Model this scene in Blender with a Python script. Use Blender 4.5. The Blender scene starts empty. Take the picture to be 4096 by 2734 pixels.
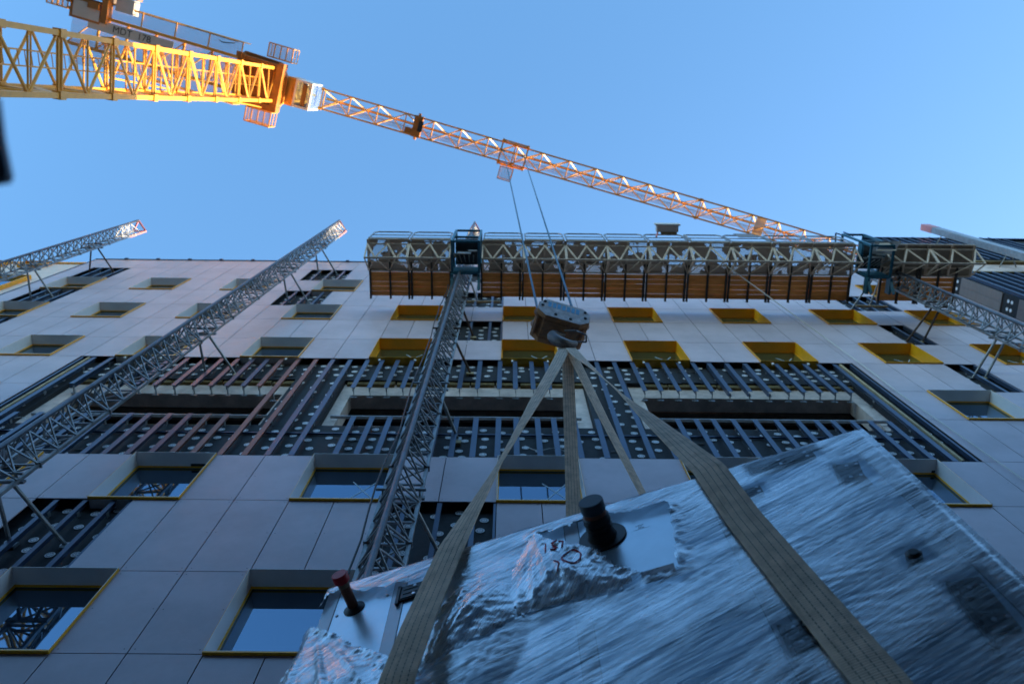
import bpy, math, random
from mathutils import Vector, Matrix, noise
random.seed(7)
scene = bpy.context.scene
C = scene.collection
# ------------------------------------------------------------------ camera
EL, RO, YW = math.radians(73.863), math.radians(-.534), math.radians(1.141)
F_ = Vector((math.sin(YW)*math.cos(EL), math.cos(YW)*math.cos(EL), math.sin(EL)))
R0 = Vector((math.cos(YW), -math.sin(YW), 0)); U0 = R0.cross(F_)
R_ = R0*math.cos(RO)+U0*math.sin(RO); U_ = -R0*math.sin(RO)+U0*math.cos(RO)
cam = bpy.data.cameras.new('camera'); co = bpy.data.objects.new('camera', cam); C.objects.link(co)
M = Matrix((R_, U_, -F_)).transposed().to_4x4(); co.matrix_world = M
cam.sensor_width = 36; cam.lens = 3250/4096*36; cam.clip_start = .05; cam.clip_end = 2000
cam.dof.use_dof = True; cam.dof.focus_distance = 6.0; cam.dof.aperture_fstop = 2.2
scene.camera = co
# ------------------------------------------------------------------ sky and sun
SUN_EL, SUN_AZ = math.radians(10), math.radians(38)     # azimuth from +Y towards +X
w = bpy.data.worlds.new('World'); scene.world = w; w.use_nodes = True
nt = w.node_tree; bg = nt.nodes['Background']
sky = nt.nodes.new('ShaderNodeTexSky'); sky.sky_type = 'NISHITA'; sky.sun_disc = False
sky.sun_elevation = SUN_EL; sky.sun_rotation = SUN_AZ
sky.air_density = 1.1; sky.dust_density = 1.6; sky.ozone_density = 2.2
hs = nt.nodes.new('ShaderNodeHueSaturation'); hs.inputs['Saturation'].default_value = 1.18; nt.links.new(sky.outputs[0], hs.inputs['Color']); nt.links.new(hs.outputs[0], bg.inputs[0]); bg.inputs[1].default_value = .15
sl = bpy.data.lights.new('sun', 'SUN'); sl.energy = 3.6; sl.angle = math.radians(.5); sl.color = (1, .80, .52)
so = bpy.data.objects.new('sun', sl); C.objects.link(so)
sd = Vector((math.sin(SUN_AZ)*math.cos(SUN_EL), math.cos(SUN_AZ)*math.cos(SUN_EL), math.sin(SUN_EL)))
so.rotation_euler = (-sd).to_track_quat('-Z', 'Y').to_euler()
scene.view_settings.view_transform = 'Standard'; scene.view_settings.look = 'None'
scene.view_settings.exposure = 2.28
# ------------------------------------------------------------------ materials
def mat(name, col, rough=.6, metal=0, var=0., scale=8, col2=None, bump=0, bscale=40, spec=.5, stretch=None, island=0):
    m = bpy.data.materials.new(name); m.use_nodes = True; n = m.node_tree; b = n.nodes['Principled BSDF']
    b.inputs['Base Color'].default_value = (*col, 1); b.inputs['Roughness'].default_value = rough
    b.inputs['Metallic'].default_value = metal; b.inputs['Specular IOR Level'].default_value = spec
    tc = n.nodes.new('ShaderNodeTexCoord'); mp = n.nodes.new('ShaderNodeMapping'); n.links.new(tc.outputs['Object'], mp.inputs[0])
    if stretch: mp.inputs['Scale'].default_value = stretch
    if var or col2:
        nz = n.nodes.new('ShaderNodeTexNoise'); nz.inputs['Scale'].default_value = scale; nz.inputs['Detail'].default_value = 8
        nz.inputs['Roughness'].default_value = .65
        n.links.new(mp.outputs[0], nz.inputs['Vector'])
        mx = n.nodes.new('ShaderNodeMix'); mx.data_type = 'RGBA'
        c2 = col2 or tuple(max(0, c*(1-var)) for c in col)
        mx.inputs['A'].default_value = (*col, 1); mx.inputs['B'].default_value = (*c2, 1)
        rp = n.nodes.new('ShaderNodeMapRange'); rp.inputs[1].default_value = .38; rp.inputs[2].default_value = .64
        n.links.new(nz.outputs['Fac'], rp.inputs[0]); n.links.new(rp.outputs[0], mx.inputs['Factor'])
        out = mx.outputs['Result']
        if island:
            g = n.nodes.new('ShaderNodeNewGeometry'); hv = n.nodes.new('ShaderNodeHueSaturation')
            r2 = n.nodes.new('ShaderNodeMapRange'); r2.inputs[3].default_value = 1-island; r2.inputs[4].default_value = 1+island
            n.links.new(g.outputs['Random Per Island'], r2.inputs[0]); n.links.new(r2.outputs[0], hv.inputs['Value'])
            n.links.new(out, hv.inputs['Color']); out = hv.outputs[0]
        n.links.new(out, b.inputs['Base Color'])
    if bump:
        n2 = n.nodes.new('ShaderNodeTexNoise'); n2.inputs['Scale'].default_value = bscale; n2.inputs['Detail'].default_value = 6
        n.links.new(mp.outputs[0], n2.inputs['Vector'])
        bp = n.nodes.new('ShaderNodeBump'); bp.inputs['Strength'].default_value = bump; bp.inputs['Distance'].default_value = .02
        n.links.new(n2.outputs['Fac'], bp.inputs['Height']); n.links.new(bp.outputs[0], b.inputs['Normal'])
    return m
def mesh_grate(name, col, pitch, hole, axis='xy', clog=.53):
    """perforated sheet: hexagonally packed round holes really let light and view through"""
    m = bpy.data.materials.new(name); m.use_nodes = True; n = m.node_tree; b = n.nodes['Principled BSDF']
    b.inputs['Base Color'].default_value = (*col, 1); b.inputs['Roughness'].default_value = .6
    tc = n.nodes.new('ShaderNodeTexCoord'); sp = n.nodes.new('ShaderNodeSeparateXYZ'); n.links.new(tc.outputs['Object'], sp.inputs[0])
    def mth(op, a, bb=None, c=None):
        q = n.nodes.new('ShaderNodeMath'); q.operation = op
        for i, v in enumerate((a, bb, c)):
            if v is None: continue
            if isinstance(v, (int, float)): q.inputs[i].default_value = v
            else: n.links.new(v, q.inputs[i])
        return q.outputs[0]
    px, py = pitch, pitch*1.732
    ax = {'x': 0, 'y': 1, 'z': 2}
    X = sp.outputs[ax[axis[0]]]; Y = sp.outputs[ax[axis[1]]]
    def dist(ox, oy):
        a = mth('SUBTRACT', mth('FRACT', mth('DIVIDE', mth('ADD', X, 500+ox), px)), .5)
        c = mth('SUBTRACT', mth('FRACT', mth('DIVIDE', mth('ADD', Y, 500+oy), py)), .5)
        a = mth('MULTIPLY', a, px); c = mth('MULTIPLY', c, py)
        return mth('SQRT', mth('ADD', mth('MULTIPLY', a, a), mth('MULTIPLY', c, c)))
    d = mth('MINIMUM', dist(0, 0), dist(px/2, py/2))
    hol = mth('LESS_THAN', d, hole)
    nz = n.nodes.new('ShaderNodeTexNoise'); nz.inputs['Scale'].default_value = 3.2; nz.inputs['Detail'].default_value = 3
    n.links.new(tc.outputs['Object'], nz.inputs['Vector'])
    clear = mth('LESS_THAN', nz.outputs['Fac'], clog)          # dried mortar clogs some of the holes
    hol = mth('MULTIPLY', hol, clear)
    tr = n.nodes.new('ShaderNodeBsdfTransparent'); mx = n.nodes.new('ShaderNodeMixShader')
    n.links.new(hol, mx.inputs[0]); n.links.new(b.outputs[0], mx.inputs[1]); n.links.new(tr.outputs[0], mx.inputs[2])
    n.links.new(mx.outputs[0], n.nodes['Material Output'].inputs['Surface'])
    return m
def glass(name, col, refl):
    m = bpy.data.materials.new(name); m.use_nodes = True; n = m.node_tree; n.nodes.remove(n.nodes['Principled BSDF'])
    d = n.nodes.new('ShaderNodeBsdfDiffuse'); d.inputs[0].default_value = (*col, 1)
    g = n.nodes.new('ShaderNodeBsdfGlossy'); g.inputs['Roughness'].default_value = .02; g.inputs['Color'].default_value = (.52, .74, 1, 1)
    fr = n.nodes.new('ShaderNodeFresnel'); fr.inputs['IOR'].default_value = 1.6
    ad = n.nodes.new('ShaderNodeMath'); ad.operation = 'ADD'; ad.inputs[1].default_value = refl; n.links.new(fr.outputs[0], ad.inputs[0])
    tc = n.nodes.new('ShaderNodeTexCoord'); nz = n.nodes.new('ShaderNodeTexNoise'); nz.inputs['Scale'].default_value = 1.6
    n.links.new(tc.outputs['Object'], nz.inputs['Vector'])
    bp = n.nodes.new('ShaderNodeBump'); bp.inputs['Strength'].default_value = .06; bp.inputs['Distance'].default_value = .02
    n.links.new(nz.outputs['Fac'], bp.inputs['Height']); n.links.new(bp.outputs[0], g.inputs['Normal'])
    mx = n.nodes.new('ShaderNodeMixShader'); n.links.new(ad.outputs[0], mx.inputs[0])
    n.links.new(d.outputs[0], mx.inputs[1]); n.links.new(g.outputs[0], mx.inputs[2])
    n.links.new(mx.outputs[0], n.nodes['Material Output'].inputs['Surface'])
    return m
def film(name, lo=.25, hi=.8, rot=20, stretch=(1.2, 9, 9), scale=5, crinkle=.5):
    """stretch film: streaks of denser film pulled along one direction, in the sheet's UV"""
    m = bpy.data.materials.new(name); m.use_nodes = True; n = m.node_tree; n.nodes.remove(n.nodes['Principled BSDF'])
    tc = n.nodes.new('ShaderNodeTexCoord')
    def streak(r, st, sc, det=6, dist=.0):
        mp = n.nodes.new('ShaderNodeMapping'); n.links.new(tc.outputs['UV'], mp.inputs[0])
        mp.vector_type = 'TEXTURE'; mp.inputs['Rotation'].default_value = (0, 0, math.radians(r)); mp.inputs['Scale'].default_value = st
        nz = n.nodes.new('ShaderNodeTexNoise'); nz.inputs['Scale'].default_value = sc; nz.inputs['Detail'].default_value = det
        nz.inputs['Roughness'].default_value = .6; nz.inputs['Distortion'].default_value = dist
        n.links.new(mp.outputs[0], nz.inputs['Vector']); return nz.outputs['Fac']
    def mth(op, a, b=None):
        q = n.nodes.new('ShaderNodeMath'); q.operation = op
        for i, v in enumerate((a, b)):
            if v is None: continue
            if isinstance(v, (int, float)): q.inputs[i].default_value = v
            else: n.links.new(v, q.inputs[i])
        return q.outputs[0]
    def ridge(x, lo_=.70, hi_=.99):
        r_ = mth('SUBTRACT', 1.0, mth('ABSOLUTE', mth('MULTIPLY', mth('SUBTRACT', x, .5), 5.0)))
        q = n.nodes.new('ShaderNodeMapRange'); q.inputs[1].default_value = lo_; q.inputs[2].default_value = hi_; n.links.new(r_, q.inputs[0]); return q.outputs[0]
    a = streak(rot, (1, .016, 1), scale*.28, 2, .06); b = streak(rot+5, (1, .05, 1), scale*.3, 3, .1); a2 = streak(rot-6, (1, .014, 1), scale*.22, 1.5, .05)
    c = streak(rot, (1, .5, 1), 2.1, 5, .5); e = streak(0, (1, 1, 1), 34, 8, 1.2)
    def rng(x, i0, i1, o0, o1):
        q = n.nodes.new('ShaderNodeMapRange'); q.inputs[1].default_value = i0; q.inputs[2].default_value = i1; q.inputs[3].default_value = o0; q.inputs[4].default_value = o1
        n.links.new(x, q.inputs[0]); return q.outputs[0]
    lines = mth('ADD', mth('MULTIPLY', ridge(a), .5), mth('MULTIPLY', ridge(a2), .45))
    body = rng(c, .38, .62, lo, hi)                      # milky where layers of film overlap, clear where it clings
    soft = rng(b, .36, .64, -.16, .2)
    grain = rng(e, .3, .7, -.1*crinkle, .1*crinkle)
    at = n.nodes.new('ShaderNodeAttribute'); at.attribute_name = 'cling'
    tot = mth('ADD', mth('ADD', body, soft), mth('ADD', mth('MULTIPLY', lines, 1.0), grain))
    tot = mth('MULTIPLY', tot, mth('SUBTRACT', 1.0, mth('MULTIPLY', at.outputs['Fac'], .72)))
    mr = n.nodes.new('ShaderNodeClamp'); mr.inputs[1].default_value = .04; mr.inputs[2].default_value = .97; n.links.new(tot, mr.inputs[0])
    s = mth('ADD', mth('ADD', mth('MULTIPLY', a, .5), mth('MULTIPLY', b, .5)), mth('ADD', mth('MULTIPLY', lines, .12), mth('MULTIPLY', e, crinkle*.22)))
    df = n.nodes.new('ShaderNodeBsdfDiffuse'); df.inputs[0].default_value = (.9, .92, .95, 1)
    tl = n.nodes.new('ShaderNodeBsdfTranslucent'); tl.inputs[0].default_value = (.75, .8, .85, 1)
    gl = n.nodes.new('ShaderNodeBsdfGlossy'); gl.inputs['Roughness'].default_value = .25; gl.inputs['Color'].default_value = (.84, .87, .9, 1)
    bp = n.nodes.new('ShaderNodeBump'); bp.inputs['Strength'].default_value = .4; bp.inputs['Distance'].default_value = .004
    n.links.new(s, bp.inputs['Height'])
    for q in (df, gl): n.links.new(bp.outputs[0], q.inputs['Normal'])
    m0 = n.nodes.new('ShaderNodeMixShader'); m0.inputs[0].default_value = .2; n.links.new(df.outputs[0], m0.inputs[1]); n.links.new(tl.outputs[0], m0.inputs[2])
    m1 = n.nodes.new('ShaderNodeMixShader'); m1.inputs[0].default_value = .75; n.links.new(m0.outputs[0], m1.inputs[1]); n.links.new(gl.outputs[0], m1.inputs[2])
    tr = n.nodes.new('ShaderNodeBsdfTransparent'); tr.inputs[0].default_value = (.64, .68, .72, 1); mx = n.nodes.new('ShaderNodeMixShader')
    n.links.new(mr.outputs[0], mx.inputs[0]); n.links.new(tr.outputs[0], mx.inputs[1]); n.links.new(m1.outputs[0], mx.inputs[2])
    n.links.new(mx.outputs[0], n.nodes['Material Output'].inputs['Surface'])
    return m
def webbing(name):
    m = mat(name, (.92, .69, .52), .85, var=.28, scale=14); n = m.node_tree; b = n.nodes['Principled BSDF']
    tc = n.nodes.new('ShaderNodeTexCoord'); sp = n.nodes.new('ShaderNodeSeparateXYZ'); n.links.new(tc.outputs['UV'], sp.inputs[0])
    wv = n.nodes.new('ShaderNodeTexWave'); wv.wave_type = 'BANDS'; wv.bands_direction = 'Y'; wv.inputs['Scale'].default_value = 28
    wv.inputs['Distortion'].default_value = 1.5; wv.inputs['Detail'].default_value = 2
    n.links.new(tc.outputs['UV'], wv.inputs['Vector'])
    bp = n.nodes.new('ShaderNodeBump'); bp.inputs['Strength'].default_value = .7; bp.inputs['Distance'].default_value = .003
    n.links.new(wv.outputs['Fac'], bp.inputs['Height']); n.links.new(bp.outputs[0], b.inputs['Normal'])
    # dark stitch lines woven lengthwise, grime in patches
    prev = b.inputs['Base Color'].links[0].from_socket
    last = None
    for u0 in (.2, .4, .6, .8):
        a = n.nodes.new('ShaderNodeMath'); a.operation = 'SUBTRACT'; n.links.new(sp.outputs[0], a.inputs[0]); a.inputs[1].default_value = u0
        c = n.nodes.new('ShaderNodeMath'); c.operation = 'ABSOLUTE'; n.links.new(a.outputs[0], c.inputs[0])
        l = n.nodes.new('ShaderNodeMath'); l.operation = 'LESS_THAN'; n.links.new(c.outputs[0], l.inputs[0]); l.inputs[1].default_value = .011
        if last is None: last = l.outputs[0]
        else:
            q = n.nodes.new('ShaderNodeMath'); q.operation = 'MAXIMUM'; n.links.new(last, q.inputs[0]); n.links.new(l.outputs[0], q.inputs[1]); last = q.outputs[0]
    st = n.nodes.new('ShaderNodeMath'); st.operation = 'MULTIPLY'; n.links.new(sp.outputs[1], st.inputs[0]); st.inputs[1].default_value = 45
    fr = n.nodes.new('ShaderNodeMath'); fr.operation = 'FRACT'; n.links.new(st.outputs[0], fr.inputs[0])
    g2 = n.nodes.new('ShaderNodeMath'); g2.operation = 'GREATER_THAN'; n.links.new(fr.outputs[0], g2.inputs[0]); g2.inputs[1].default_value = .28
    q = n.nodes.new('ShaderNodeMath'); q.operation = 'MULTIPLY'; n.links.new(last, q.inputs[0]); n.links.new(g2.outputs[0], q.inputs[1])
    mx = n.nodes.new('ShaderNodeMix'); mx.data_type = 'RGBA'; mx.inputs['B'].default_value = (.06, .055, .045, 1)
    n.links.new(q.outputs[0], mx.inputs['Factor']); n.links.new(prev, mx.inputs['A'])
    nz = n.nodes.new('ShaderNodeTexNoise'); nz.inputs['Scale'].default_value = 3.5; nz.inputs['Detail'].default_value = 4
    n.links.new(tc.outputs['UV'], nz.inputs['Vector'])
    rr = n.nodes.new('ShaderNodeMapRange'); rr.inputs[1].default_value = .58; rr.inputs[2].default_value = .75; rr.inputs[4].default_value = .55
    n.links.new(nz.outputs['Fac'], rr.inputs[0])
    m2 = n.nodes.new('ShaderNodeMix'); m2.data_type = 'RGBA'; m2.inputs['B'].default_value = (.22, .13, .06, 1)
    n.links.new(rr.outputs[0], m2.inputs['Factor']); n.links.new(mx.outputs['Result'], m2.inputs['A'])
    n.links.new(m2.outputs['Result'], b.inputs['Base Color'])
    return m
MT = dict(
    panel=mat('fibre cement panel', (.50, .425, .475), .42, var=.17, scale=1.3, bump=.05, bscale=90, island=.05),
    reveal=mat('light grey reveal', (.82, .79, .79), .28, var=.08, scale=3),
    yellow=mat('yellow coated sheet', (.95, .44, .012), .38, var=.12, scale=4),
    dark_reveal=mat('dark frame', (.13, .135, .14), .45, var=.2, scale=4),
    pane=glass('window glass', (.02, .03, .04), .2),
    cab_glass=glass('cab glass', (.25, .33, .42), .35),
    yellow_pane=glass('window glass in yellow box', (.06, .06, .03), .16),
    tape=mat('white tape', (.5, .6, .66), .5),
    membrane=mat('black insulation membrane', (.014, .015, .019), .75, var=.4, scale=5, bump=.4, bscale=7),
    wool=mat('mineral wool edge', (.24, .17, .07), .95, var=.5, scale=12, bump=.8, bscale=30),
    disc=mat('white plastic washer', (.8, .8, .84), .5),
    rail=mat('blue coated rail', (.055, .085, .15), .35, metal=.3, var=.2, scale=3),
    rail_plum=mat('plum rail', (.10, .08, .12), .35, metal=.3, var=.2, scale=3),
    rail_brown=mat('red brown rail', (.24, .08, .05), .4, metal=.2, var=.25, scale=3),
    zinc=mat('galvanised steel', (.42, .43, .44), .42, metal=.6, var=.3, scale=9),
    concrete=mat('concrete frame', (.72, .58, .52), .8, var=.3, scale=4, bump=.2),
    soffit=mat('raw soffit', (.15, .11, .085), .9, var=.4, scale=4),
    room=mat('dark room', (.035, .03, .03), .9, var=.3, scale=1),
    wood=mat('new timber board', (1.0, .38, .09), .7, col2=(.74, .25, .05), scale=3, stretch=(1, 7, 7), bump=.15, island=.16),
    batten=mat('pale timber batten', (.5, .38, .22), .8, var=.3, scale=6),
    mast=mat('mast steel', (.34, .35, .36), .42, metal=.55, var=.45, scale=6),
    mast_dark=mat('weathered mast tube', (.14, .15, .17), .38, metal=.6, var=.4, scale=5),
    rust=mat('rusty tube', (.14, .085, .06), .7, metal=.2, var=.5, scale=8),
    tip=mat('red and white tip paint', (.62, .22, .22), .45, var=.1, scale=3),
    tipw=mat('white tip paint', (.8, .78, .76), .45),
    cream=mat('cream painted truss', (.68, .53, .41), .5, var=.35, scale=7),
    deckmesh=mesh_grate('perforated deck plate', (.50, .38, .30), .036, .0125, clog=.46),
    decksolid=mat('mortar covered deck', (.34, .27, .20), .8, var=.3, scale=5),
    bearer=mat('dark bearer', (.07, .055, .045), .7, var=.4, scale=8),
    teal=mat('teal machine paint', (.015, .13, .20), .4, var=.4, scale=6),
    motor=mat('oily motor', (.04, .045, .05), .45, metal=.3, var=.4, scale=10),
    crane=mat('crane yellow', (.82, .37, .045), .42, var=.2, scale=2.5),
    crane_dark=mat('crane ochre', (.42, .16, .025), .5, var=.3, scale=2),
    cranemesh=mesh_grate('walkway mesh', (.50, .33, .24), .05, .0205, clog=2),
    white=mat('white paint', (.8, .8, .78), .35, var=.08, scale=5),
    black=mat('black plastic', (.012, .013, .016), .42, var=.3, scale=9),
    cap=mat('grey blue plastic cap', (.05, .07, .10), .5, var=.2, scale=12),
    redcap=mat('red plastic cap', (.65, .015, .03), .4, var=.1, scale=9),
    copper=mat('copper pipe', (.30, .10, .06), .5, metal=.35, var=.4, scale=18),
    tape_tan=mat('tan masking tape', (.32, .2, .13), .7, var=.25, scale=22),
    unit=mat('blue white film coated panel', (.66, .77, .86), .3, metal=.65, var=.08, scale=6, bump=.03, bscale=150),
    alu=mat('anodised frame', (.52, .54, .58), .35, metal=.4, var=.1, scale=6),
    paper=mat('paper label', (.50, .50, .56), .7, var=.05),
    ink=mat('black ink', (.02, .02, .03), .8),
    marker=mat('red marker', (.75, .05, .10), .6),
    screw=mat('screw head', (.6, .6, .62), .3, metal=.9),
    film=film('stretch film', .02, .60),
    bubble=film('bubble film', .25, .70, 60, scale=3, crinkle=1.5),
    web=webbing('beige sling webbing'),
    hook_red=mat('scuffed brown paint', (.62, .27, .10), .6, col2=(.34, .15, .07), scale=9),
    hook_white=mat('scratched white paint', (.82, .74, .74), .5, col2=(.50, .40, .38), scale=12),
    hook_blue=mat('blue marking', (.14, .50, .85), .5, var=.3, scale=20),
    steel=mat('dull steel', (.3, .27, .27), .45, metal=.5, var=.3, scale=12),
    rope=mat('wire rope', (.05, .12, .18), .5, metal=.3, var=.3, scale=20),
    cord=mat('white cord', (.6, .58, .55), .8),
    brown=mat('brown cladding', (.20, .165, .155), .5, var=.15, scale=2, stretch=(1, 1, 5)),
    siding=mat('pale siding', (.62, .57, .52), .6, var=.1, scale=3),
    render_=mat('pale render', (.62, .56, .50), .85, var=.15, scale=1),
    brick=mat('dark slate cladding', (.08, .09, .11), .9, var=.4, scale=3),
    ground=mat('packed gravel', (.09, .09, .09), .95, var=.4, scale=3, bump=.5),
    navy=mat('dark blue sheet', (.06, .08, .12), .6, var=.2, scale=4),
)
# ------------------------------------------------------------------ mesh helper
class MB:
    def __init__(s): s.v = []; s.f = []; s.uv = None
    def poly(s, pts): b = len(s.v); s.v += [tuple(p) for p in pts]; s.f.append(tuple(range(b, b+len(pts))))
    def box(s, x0, x1, y0, y1, z0, z1, A=None):
        b = len(s.v); P = [(x, y, z) for x in (x0, x1) for y in (y0, y1) for z in (z0, z1)]
        if A is not None: P = [tuple(A @ Vector(p)) for p in P]
        s.v += P
        for f in ((0, 1, 3, 2), (4, 6, 7, 5), (0, 4, 5, 1), (2, 3, 7, 6), (0, 2, 6, 4), (1, 5, 7, 3)): s.f.append(tuple(b+i for i in f))
    def tube(s, p, q, r, n=6, r2=None, caps=True, ph=0):
        p = Vector(p); q = Vector(q); d = (q-p)
        if d.length < 1e-6: return
        d.normalize(); a = d.cross(Vector((0, 0, 1)) if abs(d.z) < .9 else Vector((1, 0, 0))).normalized(); c = d.cross(a)
        r2 = r if r2 is None else r2; b = len(s.v)
        for o, rr in ((p, r), (q, r2)):
            for i in range(n):
                t = 2*math.pi*(i+ph)/n; s.v.append(tuple(o+(a*math.cos(t)+c*math.sin(t))*rr))
        for i in range(n):
            j = (i+1) % n; s.f.append((b+i, b+j, b+n+j, b+n+i))
        if caps: s.f.append(tuple(b+i for i in reversed(range(n)))); s.f.append(tuple(b+n+i for i in range(n)))
    def bar(s, p, q, w, h=None, up=(0, 0, 1)):
        p = Vector(p); q = Vector(q); d = (q-p).normalized(); u = Vector(up)
        if abs(d.dot(u)) > .95: u = Vector((1, 0, 0))
        a = d.cross(u).normalized(); c = a.cross(d); h = h or w; b = len(s.v)
        for o in (p, q):
            for i, j in ((-1, -1), (1, -1), (1, 1), (-1, 1)): s.v.append(tuple(o+a*i*w/2+c*j*h/2))
        for f in ((0, 1, 2, 3), (7, 6, 5, 4), (0, 4, 5, 1), (1, 5, 6, 2), (2, 6, 7, 3), (3, 7, 4, 0)): s.f.append(tuple(b+i for i in f))
    def path(s, pts, r, n=6):
        for a, b in zip(pts[:-1], pts[1:]): s.tube(a, b, r, n)
    def lathe(s, o, d, prof, n=28):
        o = Vector(o); d = Vector(d).normalized(); a = d.cross(Vector((0, 0, 1))).normalized(); c = d.cross(a); b = len(s.v)
        for h, r in prof:
            for i in range(n): t = 2*math.pi*i/n; s.v.append(tuple(o+d*h+(a*math.cos(t)+c*math.sin(t))*r))
        for k in range(len(prof)-1):
            for i in range(n): j = (i+1) % n; s.f.append((b+k*n+i, b+k*n+j, b+(k+1)*n+j, b+(k+1)*n+i))
        s.f.append(tuple(b+i for i in reversed(range(n)))); s.f.append(tuple(b+(len(prof)-1)*n+i for i in range(n)))
    def prism(s, pts, d):
        d = Vector(d); n = len(pts); b = len(s.v)
        s.v += [tuple(p) for p in pts]+[tuple(Vector(p)+d) for p in pts]
        s.f.append(tuple(b+i for i in range(n))); s.f.append(tuple(b+n+i for i in reversed(range(n))))
        for i in range(n): j = (i+1) % n; s.f.append((b+i, b+n+i, b+n+j, b+j))
    def build(s, name, m, parent=None, smooth=False, origin=None):
        me = bpy.data.meshes.new(name)
        o0 = Vector(origin) if origin is not None else Vector((0, 0, 0))
        me.from_pydata([tuple(Vector(p)-o0) for p in s.v] if origin is not None else s.v, [], s.f)
        if s.uv:
            ul = me.uv_layers.new(name='UVMap')
            for l in me.loops: ul.data[l.index].uv = s.uv[l.vertex_index]
        me.materials.append(m if not isinstance(m, str) else MT[m])
        if smooth: me.polygons.foreach_set('use_smooth', [True]*len(me.polygons))
        me.update(); o = bpy.data.objects.new(name, me); C.objects.link(o)
        if origin is not None: o.location = o0
        if parent:
            o.parent = parent; o.matrix_parent_inverse = parent_world(parent).inverted()
        return o
def parent_world(p):
    mlocal = Matrix.LocRotScale(p.location, p.rotation_euler, p.scale)
    return parent_world(p.parent) @ p.matrix_parent_inverse @ mlocal if p.parent else mlocal
def tag(o, label=None, cat=None, group=None, kind=None):
    if label: o['label'] = label
    if cat: o['category'] = cat
    if group: o['group'] = group
    if kind: o['kind'] = kind
    return o
def empty(name, loc, label=None, cat=None, group=None):
    o = bpy.data.objects.new(name, None); C.objects.link(o); o.location = loc; o.empty_display_size = .3
    return tag(o, label, cat, group)
def inst(src, name, loc, parent):
    o = bpy.data.objects.new(name, src.data); C.objects.link(o); o.location = loc
    o.parent = parent; o.matrix_parent_inverse = parent_world(parent).inverted(); return o
# ------------------------------------------------------------------ ground
g = MB(); g.poly([(-300, -300, -1.6), (300, -300, -1.6), (300, 300, -1.6), (-300, 300, -1.6)])
tag(g.build('ground', 'ground'), kind='structure')
# ------------------------------------------------------------------ main facade
D = 4.795; ROOF = 25.5; GX0, GX1 = -13.05, 12.3
WL = [-12.51, -10.13, -7.71, -5.26, -2.73, -.12, 2.47, 5.01, 7.49, 9.88]; WW = 1.14
ROWS = [-5.7+3*i+0 for i in range(0)]
RZ = [(.3, 1.66), (3.3, 4.66), (6.3, 7.66), (9.3, 10.66), (12.3, 13.66), (15.3, 16.66), (18.3, 19.66), (21.3, 22.66)]
BAND = (-8.38, 6.8, 10.68, 15.3)
PATCH = [(-12.51, -11.37, 22.66, 24.2), (-12.51, -11.37, 19.66, 21.3), (-12.51, -11.37, 16.66, 18.3), (-12.51, -11.37, 7.66, 9.3),
         (-5.92, -4.69, 22.66, 24.2), (-5.92, -4.69, 19.66, 21.3), (-5.92, -4.69, 7.66, 9.3), (-5.92, -4.69, 1.66, 3.3),
         (-1.59, -.12, 22.66, 24.2), (-1.59, -.12, 19.66, 21.3), (-1.59, -.12, 16.66, 18.3), (-1.59, -.12, 7.66, 9.3), (-1.59, -.12, 1.66, 3.3),
         (8.63, 9.88, 19.66, 21.3), (8.63, 9.25, 16.66, 18.3), (8.63, 9.25, 13.66, 15.3), (8.63, 9.25, 7.66, 9.3)]
bld = empty('apartment_building', (0, D, -1.6), 'grey panelled apartment block filling the lower picture, with a stripped band across one storey', 'building')
ex = sorted(set([GX0]+[a for x in WL for a in (x, x+WW)]+[WL[i]+WW+(WL[i+1]-WL[i]-WW)/2 for i in range(9)]+[GX1]))
exm = sorted(set(ex+[x+WW/2 for x in WL]))
def skipped(x0, x1, z0, z1):
    cx, cz = (x0+x1)/2, (z0+z1)/2
    return any(a-.01 < cx < b+.01 and c-.01 < cz < d+.01 for a, b, c, d in PATCH)
pn = MB(); G = .006; scr = []
def panel(x0, x1, z0, z1):
    if skipped(x0, x1, z0, z1): return
    bx0, bx1, bz0, bz1 = BAND
    if x1 > bx0 and x0 < bx1 and z1 > bz0+.05 and z0 < bz1-.05:
        if x0 < bx0-.1: panel(x0, bx0, z0, z1)
        if x1 > bx1+.1: panel(bx1, x1, z0, z1)
        return
    pn.box(x0+G, x1-G, D, D+.012, z0+G, z1-G)
    if 5 < z0 < 14:
        for px_ in (x0+.05, x1-.05):
            for pz_ in (z0+.06, (z0+z1)/2, z1-.06):
                jx, jz = random.uniform(-.006, .006), random.uniform(-.006, .006)
                scr.append(len(pn.f)); pn.poly([(px_+jx+.008*math.cos(t*math.pi/3), D-.0015, pz_+jz+.008*math.sin(t*math.pi/3)) for t in range(6)])
edges = [-1.6]+[z for r in RZ for z in r]+[24.2, ROOF]
for k in range(len(edges)-1):
    z0, z1 = edges[k], edges[k+1]
    winrow = any(abs(z0-r[0]) < .01 for r in RZ)
    cols = ex if winrow else exm
    for a, b in zip(cols[:-1], cols[1:]):
        if winrow and any(abs(a-x) < .01 for x in WL): continue
        panel(a, b, z0, z1)
cld = pn.build('cladding', 'panel', bld); cld.data.materials.append(MT['dark_reveal'])
for i_ in scr: cld.data.polygons[i_].material_index = 1
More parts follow.
